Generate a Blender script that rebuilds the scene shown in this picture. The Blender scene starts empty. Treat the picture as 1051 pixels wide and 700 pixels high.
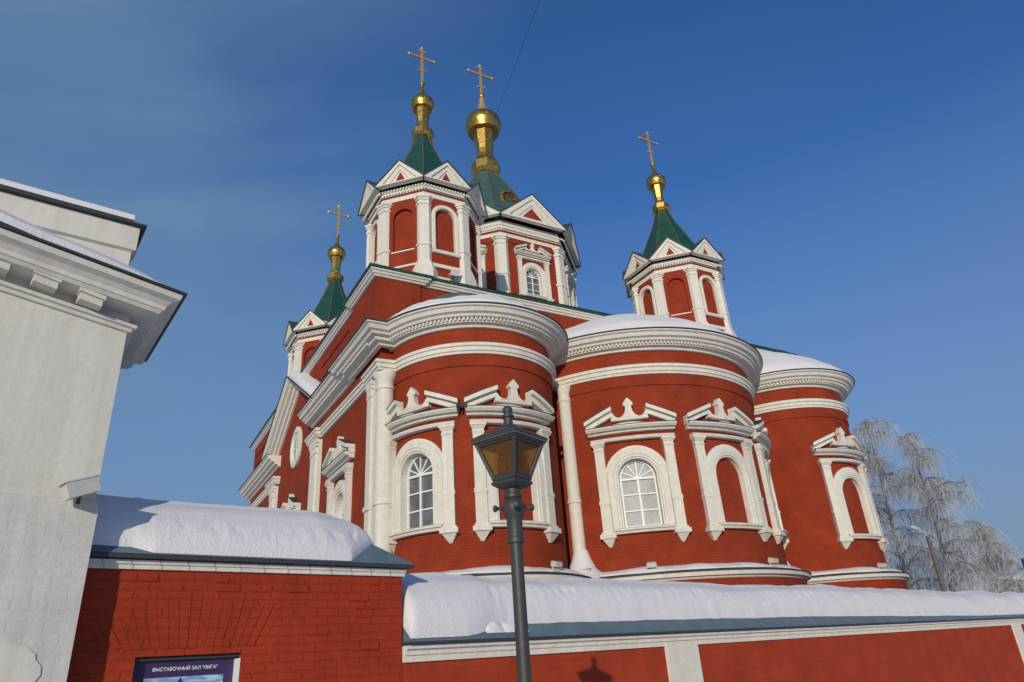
import bpy, bmesh, math, random
from mathutils import Vector, Matrix, noise
R_ = math.radians
sc = bpy.context.scene
COL = sc.collection
random.seed(7)

# ------------------------------------------------------------------ camera
cam = bpy.data.objects.new('camera', bpy.data.cameras.new('camera'))
COL.objects.link(cam); sc.camera = cam
cam.data.sensor_width = 36.0
cam.data.lens = 36.0 * 711.475 / 1051.0
cam.data.clip_start = 0.05; cam.data.clip_end = 20000
_p, _r = R_(24.864), R_(4.027)
fw = Vector((0, math.cos(_p), math.sin(_p))); r0 = Vector((1, 0, 0)); u0 = Vector((0, -math.sin(_p), math.cos(_p)))
cr = math.cos(_r) * r0 - math.sin(_r) * u0
cu = math.sin(_r) * r0 + math.cos(_r) * u0
cam.matrix_world = Matrix(((cr.x, cu.x, -fw.x, 0), (cr.y, cu.y, -fw.y, 0), (cr.z, cu.z, -fw.z, 0), (0, 0, 0, 1)))

# ------------------------------------------------------------------ light
SUN_EL, SUN_AZ = 13.2, 187.9            # azimuth clockwise from +y: low winter sun behind the camera
sd = Vector((math.sin(R_(SUN_AZ)) * math.cos(R_(SUN_EL)), math.cos(R_(SUN_AZ)) * math.cos(R_(SUN_EL)), math.sin(R_(SUN_EL))))
sl = bpy.data.lights.new('sun', 'SUN'); sl.energy = 2.75; sl.angle = R_(0.5); sl.color = (1.0, 0.895, 0.74)
so = bpy.data.objects.new('sun', sl); COL.objects.link(so)
so.rotation_euler = sd.to_track_quat('Z', 'Y').to_euler()
w = bpy.data.worlds.new('World'); sc.world = w; w.use_nodes = True
nt = w.node_tree; nt.nodes.clear()
out = nt.nodes.new('ShaderNodeOutputWorld'); bg = nt.nodes.new('ShaderNodeBackground')
sky = nt.nodes.new('ShaderNodeTexSky'); sky.sky_type = 'NISHITA'; sky.sun_disc = False
sky.sun_elevation = R_(SUN_EL); sky.sun_rotation = R_(SUN_AZ)
sky.air_density = 1.0; sky.dust_density = 1.3; sky.ozone_density = 8.5; sky.altitude = 120
bg.inputs['Strength'].default_value = 0.148
# thin high cirrus veils in the sky
tc = nt.nodes.new('ShaderNodeTexCoord'); mp = nt.nodes.new('ShaderNodeMapping')
mp.inputs['Rotation'].default_value = (0.3, 0.5, 0.6); mp.inputs['Scale'].default_value = (1.3, 3.2, 5.0)
nz = nt.nodes.new('ShaderNodeTexNoise'); nz.inputs['Scale'].default_value = 0.9; nz.inputs['Detail'].default_value = 5; nz.inputs['Roughness'].default_value = 0.5
nz.inputs['Distortion'].default_value = 0.4
rp = nt.nodes.new('ShaderNodeValToRGB')
rp.color_ramp.elements[0].position = 0.22; rp.color_ramp.elements[0].color = (0, 0, 0, 1)
rp.color_ramp.elements[1].position = 0.66; rp.color_ramp.elements[1].color = (0.85, 0.85, 0.85, 1)
mx = nt.nodes.new('ShaderNodeMix'); mx.data_type = 'RGBA'
mx.inputs[7].default_value = (1.0, 1.72, 2.60, 1)
L = nt.links.new
L(tc.outputs['Generated'], mp.inputs['Vector']); L(mp.outputs['Vector'], nz.inputs['Vector']); L(nz.outputs['Fac'], rp.inputs['Fac'])
# winter air: the sky pales towards the horizon
sx = nt.nodes.new('ShaderNodeSeparateXYZ'); L(tc.outputs['Generated'], sx.inputs[0])
hr = nt.nodes.new('ShaderNodeMapRange'); hr.inputs['From Min'].default_value = 0.0; hr.inputs['From Max'].default_value = 0.58; hr.inputs['To Min'].default_value = 1.0; hr.inputs['To Max'].default_value = 0.0
L(sx.outputs['Z'], hr.inputs['Value'])
mh = nt.nodes.new('ShaderNodeMix'); mh.data_type = 'RGBA'; mh.inputs[7].default_value = (1.36, 1.74, 2.25, 1)
L(hr.outputs['Result'], mh.inputs[0]); L(sky.outputs['Color'], mh.inputs[6])
lf = nt.nodes.new('ShaderNodeMapRange'); lf.inputs['From Min'].default_value = 0.05; lf.inputs['From Max'].default_value = -0.45; lf.inputs['To Min'].default_value = 0.12; lf.inputs['To Max'].default_value = 1.0
L(sx.outputs['X'], lf.inputs['Value'])
ml = nt.nodes.new('ShaderNodeMath'); ml.operation = 'MULTIPLY'; L(rp.outputs['Color'], ml.inputs[0]); L(lf.outputs['Result'], ml.inputs[1])
L(ml.outputs['Value'], mx.inputs[0]); L(mh.outputs[2], mx.inputs[6]); L(mx.outputs[2], bg.inputs['Color']); L(bg.outputs['Background'], out.inputs['Surface'])
sc.view_settings.view_transform = 'Standard'; sc.view_settings.look = 'None'
sc.view_settings.exposure = 0.10; sc.view_settings.gamma = 1.0

# ------------------------------------------------------------------ materials
def mat(name, col, rough=0.8, metal=0.0, spec=0.3, var=0.0, vscale=3.0, bump=0.0, bscale=20.0, bdist=0.02, var2=None, brick=None, streak=0.0, coord='UV'):
    m = bpy.data.materials.new(name); m.use_nodes = True
    t = m.node_tree; b = t.nodes['Principled BSDF']; lk = t.links.new
    b.inputs['Base Color'].default_value = (*col, 1); b.inputs['Roughness'].default_value = rough
    b.inputs['Metallic'].default_value = metal; b.inputs['Specular IOR Level'].default_value = spec
    c = t.nodes.new('ShaderNodeTexCoord'); src = None
    vec = c.outputs['Object']
    height = None
    if var:
        n = t.nodes.new('ShaderNodeTexNoise'); n.inputs['Scale'].default_value = vscale; n.inputs['Detail'].default_value = 6; n.inputs['Roughness'].default_value = 0.65
        lk(vec, n.inputs['Vector'])
        r = t.nodes.new('ShaderNodeValToRGB'); r.color_ramp.elements[0].position = 0.3; r.color_ramp.elements[1].position = 0.72
        d = var2 if var2 else tuple(x * (1 - var) for x in col)
        r.color_ramp.elements[0].color = (*d, 1); r.color_ramp.elements[1].color = (*col, 1)
        lk(n.outputs['Fac'], r.inputs['Fac']); src = r.outputs['Color']
    if streak:
        mpn = t.nodes.new('ShaderNodeMapping'); mpn.inputs['Scale'].default_value = (7, 7, 0.35); lk(vec, mpn.inputs['Vector'])
        n2 = t.nodes.new('ShaderNodeTexNoise'); n2.inputs['Scale'].default_value = 1.0; n2.inputs['Detail'].default_value = 5; lk(mpn.outputs['Vector'], n2.inputs['Vector'])
        r2 = t.nodes.new('ShaderNodeValToRGB'); r2.color_ramp.elements[0].position = 0.32; r2.color_ramp.elements[1].position = 0.6
        s0 = 1 - streak; r2.color_ramp.elements[0].color = (s0, s0 * 0.98, s0 * 0.95, 1); r2.color_ramp.elements[1].color = (1, 1, 1, 1)
        lk(n2.outputs['Fac'], r2.inputs['Fac'])
        mm = t.nodes.new('ShaderNodeMix'); mm.data_type = 'RGBA'; mm.blend_type = 'MULTIPLY'; mm.inputs[0].default_value = 1
        if src: lk(src, mm.inputs[6])
        else: mm.inputs[6].default_value = (*col, 1)
        lk(r2.outputs['Color'], mm.inputs[7]); src = mm.outputs[2]
    hs = []
    if brick:
        bt = t.nodes.new('ShaderNodeTexBrick'); bt.inputs['Scale'].default_value = 1.0
        bt.inputs['Brick Width'].default_value = brick[0]; bt.inputs['Row Height'].default_value = brick[1]
        bt.inputs['Mortar Size'].default_value = brick[2]; bt.inputs['Mortar Smooth'].default_value = 0.4
        bt.inputs['Color1'].default_value = (1, 1, 1, 1); bt.inputs['Color2'].default_value = (0.80, 0.80, 0.80, 1); bt.inputs['Mortar'].default_value = (0.35, 0.35, 0.35, 1)
        # wobble the courses slightly so they are hand-laid
        wn = t.nodes.new('ShaderNodeTexNoise'); wn.inputs['Scale'].default_value = 2.5; lk(c.outputs['UV'], wn.inputs['Vector'])
        wm = t.nodes.new('ShaderNodeVectorMath'); wm.operation = 'MULTIPLY_ADD'; wm.inputs[1].default_value = (0.035, 0.035, 0); lk(wn.outputs['Color'], wm.inputs[0]); lk(c.outputs['UV'], wm.inputs[2])
        lk(wm.outputs['Vector'], bt.inputs['Vector'])
        mm = t.nodes.new('ShaderNodeMix'); mm.data_type = 'RGBA'; mm.blend_type = 'MULTIPLY'; mm.inputs[0].default_value = brick[3]
        if src: lk(src, mm.inputs[6])
        else: mm.inputs[6].default_value = (*col, 1)
        lk(bt.outputs['Color'], mm.inputs[7]); src = mm.outputs[2]
        hs.append((bt.outputs['Color'], brick[4], brick[5]))
    if src: lk(src, b.inputs['Base Color'])
    if bump:
        n3 = t.nodes.new('ShaderNodeTexNoise'); n3.inputs['Scale'].default_value = bscale; n3.inputs['Detail'].default_value = 7; n3.inputs['Roughness'].default_value = 0.6
        lk(vec, n3.inputs['Vector']); hs.append((n3.outputs['Fac'], bump, bdist))
    prev = None
    for o, st, di in hs:
        bn = t.nodes.new('ShaderNodeBump'); bn.inputs['Strength'].default_value = st; bn.inputs['Distance'].default_value = di
        lk(o, bn.inputs['Height'])
        if prev: lk(prev, bn.inputs['Normal'])
        prev = bn.outputs['Normal']
    if prev: lk(prev, b.inputs['Normal'])
    return m
RED = (0.325, 0.046, 0.017)
M = dict(
    red=mat('red_painted_brick', RED, 0.85, spec=0.15, var=0.34, vscale=1.1, bump=0.5, bscale=7, bdist=0.02, brick=(0.27, 0.085, 0.012, 0.26, 0.7, 0.010)),
    redwall=mat('red_painted_rough_brick', (0.395, 0.043, 0.014), 0.8, spec=0.2, var=0.34, vscale=1.6, bump=0.6, bscale=11, bdist=0.015, brick=(0.27, 0.088, 0.011, 0.20, 0.75, 0.011)),
    redlow=mat('red_painted_smooth_brick', (0.395, 0.052, 0.020), 0.85, spec=0.15, var=0.30, vscale=1.3, bump=0.5, bscale=8, bdist=0.015, brick=(0.27, 0.088, 0.010, 0.10, 0.5, 0.007)),
    white=mat('white_limewash', (0.745, 0.71, 0.605), 0.85, spec=0.15, var=0.17, vscale=4.5, bump=0.5, bscale=16, bdist=0.018, streak=0.07),
    plaster2=mat('white_painted_brick', (0.635, 0.615, 0.555), 0.9, spec=0.12, var=0.16, vscale=2.2, bump=0.5, bscale=10, bdist=0.02, streak=0.10, brick=(0.27, 0.088, 0.010, 0.05, 0.35, 0.006)),
    whitebrick=mat('white_header_bricks', (0.76, 0.73, 0.635), 0.85, spec=0.15, var=0.2, vscale=5, bump=0.5, bscale=16, bdist=0.015, brick=(0.26, 0.5, 0.010, 0.5, 0.9, 0.01)),
    plaster=mat('white_plaster', (0.66, 0.635, 0.555), 0.9, spec=0.12, var=0.11, vscale=2.6, bump=0.4, bscale=9, bdist=0.02, streak=0.08),
    snow=mat('snow', (0.725, 0.705, 0.69), 0.75, spec=0.15, var=0.05, vscale=3, bump=0.55, bscale=38, bdist=0.02),
    ground=mat('ground_snow', (0.80, 0.82, 0.85), 0.8, spec=0.1, var=0.2, vscale=0.4, bump=0.8, bscale=2, bdist=0.05),
    green=mat('green_roof_metal', (0.012, 0.086, 0.056), 0.45, spec=0.5, var=0.5, vscale=2.6, bump=0.4, bscale=5, bdist=0.03, brick=(0.6, 0.42, 0.012, 0.45, 0.6, 0.012)),
    teal=mat('pale_teal_roof_metal', (0.060, 0.145, 0.125), 0.45, spec=0.5, var=0.5, vscale=2.0, bump=0.35, bscale=5, bdist=0.03, brick=(0.9, 0.6, 0.015, 0.4, 0.6, 0.012)),
    sheet=mat('blue_grey_roof_sheet', (0.135, 0.195, 0.225), 0.5, spec=0.4, var=0.3, vscale=3, bump=0.2, bscale=6),
    edge=mat('dark_gutter_metal', (0.05, 0.055, 0.06), 0.55, spec=0.4, var=0.3, vscale=8),
    gold=mat('gilding', (0.76, 0.48, 0.125), 0.33, metal=1.0, var=0.45, vscale=5, bump=0.5, bscale=9, bdist=0.03, brick=(0.17, 0.15, 0.008, 0.35, 0.6, 0.02)),
    rib=mat('bronze_rib', (0.20, 0.13, 0.055), 0.5, metal=0.4, var=0.3, vscale=8),
    cross=mat('cross_gilding', (0.66, 0.45, 0.20), 0.45, metal=0.6, var=0.2, vscale=9),
    iron=mat('dark_painted_iron', (0.050, 0.049, 0.046), 0.5, spec=0.45, var=0.3, vscale=18, bump=0.25, bscale=60, bdist=0.004),
    frame=mat('white_window_paint', (0.78, 0.77, 0.73), 0.5, spec=0.4, var=0.08, vscale=8),
    glass=mat('window_glass_dark', (0.17, 0.18, 0.18), 0.12, spec=0.7, var=0.65, vscale=2.2),
    glass2=mat('window_glass_pale', (0.44, 0.45, 0.44), 0.45, spec=0.25, var=0.35, vscale=1.9),  # pale base colour holds both a curtain tone and reflected snow and sky
    box=mat('weathered_white_box', (0.62, 0.58, 0.50), 0.6, var=0.25, vscale=12),
    cctv=mat('beige_enamel', (0.56, 0.54, 0.48), 0.45, spec=0.4, var=0.12, vscale=12),
    black=mat('black_plastic', (0.015, 0.015, 0.017), 0.3, spec=0.5),
    concrete=mat('concrete_pole', (0.17, 0.145, 0.12), 0.9, var=0.3, vscale=3),
    bark=mat('birch_bark', (0.21, 0.19, 0.175), 0.9, var=0.55, vscale=4),
    frost=mat('frosted_twigs', (0.57, 0.57, 0.57), 0.9, spec=0.1, var=0.3, vscale=1.0),
    far=mat('far_ochre_wall', (0.52, 0.43, 0.28), 0.9, var=0.2, vscale=1),
    cable=mat('black_cable', (0.02, 0.02, 0.022), 0.6),
    poster=mat('poster_purple', (0.055, 0.033, 0.105), 0.35, spec=0.4, var=0.35, vscale=7),
    lettering=mat('poster_lettering', (0.75, 0.75, 0.80), 0.5),
    spire=mat('poster_dark_blue_shape', (0.035, 0.05, 0.17), 0.4, var=0.4, vscale=12),
    icon=mat('brown_medallion', (0.10, 0.055, 0.025), 0.5, metal=0.3, var=0.5, vscale=5),
)
def art_mat():
    m = bpy.data.materials.new('poster_blue_painting'); m.use_nodes = True; t = m.node_tree; b = t.nodes['Principled BSDF']
    c = t.nodes.new('ShaderNodeTexCoord'); mp_ = t.nodes.new('ShaderNodeMapping'); mp_.inputs['Rotation'].default_value = (0, 0, 0.7); mp_.inputs['Scale'].default_value = (4, 14, 4)
    n = t.nodes.new('ShaderNodeTexNoise'); n.inputs['Scale'].default_value = 1.3; n.inputs['Detail'].default_value = 6; n.inputs['Distortion'].default_value = 1.5
    r = t.nodes.new('ShaderNodeValToRGB'); r.color_ramp.elements[0].position = 0.3; r.color_ramp.elements[0].color = (0.04, 0.16, 0.42, 1)
    r.color_ramp.elements[1].position = 0.72; r.color_ramp.elements[1].color = (0.50, 0.66, 0.76, 1)
    t.links.new(c.outputs['UV'], mp_.inputs['Vector']); t.links.new(mp_.outputs['Vector'], n.inputs['Vector']); t.links.new(n.outputs['Fac'], r.inputs['Fac']); t.links.new(r.outputs['Color'], b.inputs['Base Color'])
    b.inputs['Roughness'].default_value = 0.35
    return m
M['art'] = art_mat()
def glass_mat(name, col, tr):
    m = bpy.data.materials.new(name); m.use_nodes = True; t = m.node_tree; t.nodes.clear()
    o = t.nodes.new('ShaderNodeOutputMaterial'); a = t.nodes.new('ShaderNodeBsdfTransparent'); a.inputs['Color'].default_value = (*col, 1)
    p = t.nodes.new('ShaderNodeBsdfPrincipled'); p.inputs['Base Color'].default_value = (0.20, 0.10, 0.03, 1); p.inputs['Roughness'].default_value = 0.12
    n = t.nodes.new('ShaderNodeTexNoise'); n.inputs['Scale'].default_value = 9; n.inputs['Detail'].default_value = 4
    r = t.nodes.new('ShaderNodeMapRange'); r.inputs['To Min'].default_value = tr - 0.12; r.inputs['To Max'].default_value = tr + 0.12
    x = t.nodes.new('ShaderNodeMixShader'); t.links.new(n.outputs['Fac'], r.inputs['Value']); t.links.new(r.outputs['Result'], x.inputs[0])
    t.links.new(p.outputs[0], x.inputs[1]); t.links.new(a.outputs[0], x.inputs[2]); t.links.new(x.outputs[0], o.inputs['Surface'])
    return m
M['pane'] = glass_mat('amber_lamp_glass', (0.66, 0.45, 0.22), 0.60)

# ------------------------------------------------------------------ mesh helpers
class MB:
    def __init__(s): s.v = []; s.f = []; s.uv = []; s.keep = False
    def face(s, pts, uvs=None):
        b = len(s.v); s.v += [tuple(p) for p in pts]; s.f.append(tuple(range(b, b + len(pts))))
        s.uv.append(uvs if uvs else [(p[0] + p[1], p[2]) for p in pts])
    def build(s, name, m, parent=None, smooth=False, merge=True, label=None, solid=False):
        me = bpy.data.meshes.new(name); me.from_pydata(s.v, [], s.f)
        ul = me.uv_layers.new(name='UVMap'); k = 0
        flat = [q for f in s.uv for q in f]
        for i, q in enumerate(flat): ul.data[i].uv = q
        bm = bmesh.new(); bm.from_mesh(me)
        if merge: bmesh.ops.remove_doubles(bm, verts=bm.verts, dist=0.0004)
        if not s.keep: bmesh.ops.recalc_face_normals(bm, faces=bm.faces)
        for f in bm.faces: f.smooth = smooth
        bm.to_mesh(me); bm.free()
        me.materials.append(m)
        if smooth:
            try: me.set_sharp_from_angle(angle=R_(38))
            except Exception: pass
        o = bpy.data.objects.new(name, me); COL.objects.link(o)
        if parent: o.parent = parent
        if label: o['label'] = label
        return o
class Plane:
    """s to the right seen from outside, d outward, z up; origin (x,y), outward normal angle phi from -y towards -x"""
    def __init__(s, x, y, phi):
        s.o = (x, y); s.n = (-math.sin(phi), -math.cos(phi)); s.t = (math.cos(phi), -math.sin(phi)); s.curved = False
    def __call__(s, a, d, z): return (s.o[0] + a * s.t[0] + d * s.n[0], s.o[1] + a * s.t[1] + d * s.n[1], z)
class Cyl:
    def __init__(s, x, y, r, phi0): s.o = (x, y); s.r = r; s.p = phi0; s.curved = True
    def __call__(s, a, d, z):
        ph = s.p - a / s.r; r = s.r + d
        return (s.o[0] - math.sin(ph) * r, s.o[1] - math.cos(ph) * r, z)
class Sub:
    """scaled / shifted copy of a map: template z about 3.63"""
    def __init__(s, m, k=1.0, s0=0.0, z0=3.63): s.m = m; s.k = k; s.s0 = s0; s.z0 = z0; s.curved = m.curved
    def __call__(s, a, d, z): return s.m(s.s0 + a * s.k, d * s.k, s.z0 + (z - 3.63) * s.k)
def loft(mb, m, A, B, cap=True, n=1):
    """A,B: matching loops of (s,d,z); n subdivisions"""
    rows = []
    for i in range(n + 1):
        t = i / n; rows.append([tuple(a[k] + (b[k] - a[k]) * t for k in range(3)) for a, b in zip(A, B)])
    N = len(A)
    for i in range(n):
        for j in range(N):
            q = [rows[i][j], rows[i][(j + 1) % N], rows[i + 1][(j + 1) % N], rows[i + 1][j]]
            mb.face([m(*p) for p in q], [(p[0] + p[1], p[2]) for p in q])
    if cap:
        mb.face([m(*p) for p in rows[0]]); mb.face([m(*p) for p in rows[-1]][::-1])
def nsub(m, w): return max(1, int(abs(w) / 0.22)) if m.curved else 1
def box(mb, m, s0, s1, d0, d1, z0, z1):
    A = [(s0, d0, z0), (s0, d1, z0), (s0, d1, z1), (s0, d0, z1)]; B = [(s1,) + p[1:] for p in A]
    loft(mb, m, A, B, True, nsub(m, s1 - s0))
def prof(mb, m, pr, s0, s1):
    A = [(s0, d, z) for d, z in pr]; B = [(s1, d, z) for d, z in pr]
    loft(mb, m, A, B, True, nsub(m, s1 - s0))
def taper(mb, m, a, b):
    """frustum between (s0,s1,d0,d1,z) rectangles a and b"""
    A = [(a[0], a[2], a[4]), (a[1], a[2], a[4]), (a[1], a[3], a[4]), (a[0], a[3], a[4])]
    B = [(b[0], b[2], b[4]), (b[1], b[2], b[4]), (b[1], b[3], b[4]), (b[0], b[3], b[4])]
    loft(mb, m, A, B)
def polyx(mb, m, pts, d0, d1):
    A = [(s, d0, z) for s, z in pts]; B = [(s, d1, z) for s, z in pts]
    loft(mb, m, A, B)
def sweep(mb, path, pr, to3, closed=False, cap=True, flip=1):
    """path: 2d points; pr: profile (a,b), a = offset to the right of travel (miter), b = third axis"""
    n = len(path); rings = []; acc = 0; us = []
    for i in range(n):
        p = path[i]; a = path[i - 1] if (i or closed) else None; b = path[(i + 1) % n] if (i < n - 1 or closed) else None
        def nrm(q, r):
            dx, dy = r[0] - q[0], r[1] - q[1]; l = math.hypot(dx, dy) or 1; return (dy / l * flip, -dx / l * flip)
        if a is None: mvec = nrm(p, b)
        elif b is None: mvec = nrm(a, p)
        else:
            n1, n2 = nrm(a, p), nrm(p, b); x, y = n1[0] + n2[0], n1[1] + n2[1]; l2 = max(x * x + y * y, 0.3); mvec = (2 * x / l2, 2 * y / l2)
        if i: acc += math.hypot(p[0] - path[i - 1][0], p[1] - path[i - 1][1])
        us.append(acc); rings.append([to3(p[0] + mvec[0] * q[0], p[1] + mvec[1] * q[0], q[1]) for q in pr])
    N = len(pr)
    for i in range(n if closed else n - 1):
        j = (i + 1) % n; u1_ = us[j] if j else us[i] + 1
        for k in range(N):
            l = (k + 1) % N
            mb.face([rings[i][k], rings[j][k], rings[j][l], rings[i][l]], [(us[i], pr[k][1] + pr[k][0]), (u1_, pr[k][1] + pr[k][0]), (u1_, pr[l][1] + pr[l][0]), (us[i], pr[l][1] + pr[l][0])])
    if cap and not closed:
        mb.face(rings[0]); mb.face(rings[-1][::-1])
def plan(x, y, z): return (x, y, z)
def lathe(mb, cx, cy, pr, n, a0=0.0, a1=2 * math.pi, off=0.0):
    full = abs(a1 - a0 - 2 * math.pi) < 1e-6
    for i in range(n):
        t0 = a0 + (a1 - a0) * i / n + off; t1 = a0 + (a1 - a0) * (i + 1) / n + off
        for (ra, za), (rb, zb) in zip(pr, pr[1:]):
            P_ = lambda r, z, t: (cx + r * math.cos(t), cy + r * math.sin(t), z)
            q = [P_(ra, za, t0), P_(ra, za, t1), P_(rb, zb, t1), P_(rb, zb, t0)]
            if ra < 1e-6: q = [q[0], q[2], q[3]]
            elif rb < 1e-6: q = [q[0], q[1], q[2]]
            mb.face(q, [(p_[0] + p_[1], p_[2]) for p_ in q])
def tube(mb, pts, rad, n=6):
    if not isinstance(rad, (list, tuple)): rad = [rad] * len(pts)
    rings = []
    for i, p in enumerate(pts):
        p = Vector(p); d = (Vector(pts[min(i + 1, len(pts) - 1)]) - Vector(pts[max(i - 1, 0)])).normalized()
        x = d.orthogonal().normalized() if abs(d.z) > 0.95 else d.cross(Vector((0, 0, 1))).normalized(); y = d.cross(x)
        rings.append([tuple(p + (x * math.cos(2 * math.pi * k / n) + y * math.sin(2 * math.pi * k / n)) * rad[i]) for k in range(n)])
    for i in range(len(pts) - 1):
        for k in range(n):
            mb.face([rings[i][k], rings[i][(k + 1) % n], rings[i + 1][(k + 1) % n], rings[i + 1][k]])
    mb.face(rings[0][::-1]); mb.face(rings[-1])
def tag(o, label, cat, group=None, kind=None):
    o['label'] = label; o['category'] = cat
    if group: o['group'] = group
    if kind: o['kind'] = kind
    return o
def empty(name, loc=(0, 0, 0), rz=0.0):
    o = bpy.data.objects.new(name, None); COL.objects.link(o); o.location = loc; o.rotation_euler = (0, 0, rz); o.empty_display_size = 0.3
    return o
def nz1(x, y, z=0.0): return noise.noise(Vector((x, y, z)))
def wallcols(mb, m, s0, s1, z0, z1, holes, step=0.25, d=0.0):
    """wall sheet in (s,z) with arched or flat-topped holes: (sc, halfw, zbot, zspring, rise)"""
    mb.keep = True
    ss = [s0, s1]; n = max(1, int((s1 - s0) / step))
    for h in holes:
        for i in range(25): ss.append(h[0] - h[1] + 2 * h[1] * i / 24)
    for i in range(n + 1):
        x = s0 + (s1 - s0) * i / n
        if all(abs(x - h[0]) > h[1] + 0.06 for h in holes) and all(abs(x - y) > 1e-4 for y in ss): ss.append(x)
    ss = sorted(x for x in ss if s0 - 1e-6 <= x <= s1 + 1e-6)
    def Q(a, za0, za1, b, zb0, zb1):
        q = [(a, d, za0), (b, d, zb0), (b, d, zb1), (a, d, za1)]
        mb.face([m(*p) for p in q], [(p[0], p[2]) for p in q])
    for a, b in zip(ss, ss[1:]):
        mid = (a + b) / 2; hit = None
        for h in holes:
            if h[0] - h[1] < mid < h[0] + h[1]: hit = h
        if not hit: Q(a, z0, z1, b, z0, z1)
        else:
            def top(x):
                q = max(0.0, 1 - ((x - hit[0]) / hit[1]) ** 2); return hit[3] + hit[4] * math.sqrt(q)
            Q(a, z0, hit[2], b, z0, hit[2]); Q(a, top(a), z1, b, top(b), z1)
def archpath(sc_, hw, zb, zs, n=16):
    pts = [(sc_ - hw, zb), (sc_ - hw, zs)]
    for i in range(1, n): 
        t = math.pi - math.pi * i / n; pts.append((sc_ + hw * math.cos(t), zs + hw * math.sin(t)))
    return pts + [(sc_ + hw, zs), (sc_ + hw, zb)]
def arch(mb, m, sc_, hw, zb, zs, pr, n=16):
    pth = archpath(sc_, hw, zb, zs, n)
    sweep(mb, pth, pr, lambda x, y, b: m(x, b, y), flip=-1)
def archfill(mb, m, sc_, hw, zb, zs, d, n=12):
    for i in range(n):
        a = -hw + 2 * hw * i / n; b = -hw + 2 * hw * (i + 1) / n
        ta, tb = [zs + math.sqrt(max(0, hw * hw - x * x)) for x in (a, b)]
        q = [(sc_ + a, d, zb), (sc_ + b, d, zb), (sc_ + b, d, tb), (sc_ + a, d, ta)]
        mb.face([m(*p) for p in q], [(p[0], p[2]) for p in q])

# ------------------------------------------------------------------ ground
g = MB(); N = 60
xs = [-4000, -1500, -600, -250] + [-120 + 8 * i for i in range(31)] + [250, 600, 1500, 4000]
for a, b in zip(xs, xs[1:]):
    for c, d in zip(xs, xs[1:]):
        h = lambda x, y: -1.65 + (0.10 * nz1(x * 0.11, y * 0.11) if abs(x) < 200 and abs(y) < 200 else 0)
        g.face([(a, c, h(a, c)), (b, c, h(b, c)), (b, d, h(b, d)), (a, d, h(a, d))])
gr = g.build('ground', M['ground'], smooth=True); gr['kind'] = 'structure'

# ------------------------------------------------------------------ church (local x = u along the east front, y = v away, z up)
TH = R_(30.621); C0 = Vector((-4.233, 21.851, 0))
def church_pt(u, v, z):
    return Vector((C0.x + u * math.cos(TH) - v * math.sin(TH), C0.y + u * math.sin(TH) + v * math.cos(TH), z))
church = empty('church', C0, TH)
tag(church, 'red brick church with white trim, three rounded apses, green tent roofs and gilded domes', 'church')
R1, R2 = 2.933, 5.313; U1, U2 = 3.011, 11.018; V2 = 1.401; U3 = 2 * U2 - U1
CORN = [(-0.05, 10.04), (0.10, 10.05), (0.14, 10.13), (0.28, 10.15), (0.31, 10.19), (0.31, 10.27), (0.46, 10.285), (0.50, 10.36), (0.60, 10.40), (0.66, 10.52), (0.73, 10.55), (0.735, 10.595), (0.0, 10.62)]
EDGE = [(0.60, 10.628), (0.77, 10.606), (0.78, 10.645), (0.60, 10.66)]
BAND = [(-0.05, 9.10), (0.10, 9.11), (0.12, 9.19), (0.16, 9.20), (0.17, 9.33), (0.22, 9.35), (0.22, 9.44), (0.16, 9.49), (0.0, 9.53)]
def shift(pr, dz=0.0, k=1.0): return [(a * k, b + dz) for a, b in pr]
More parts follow.
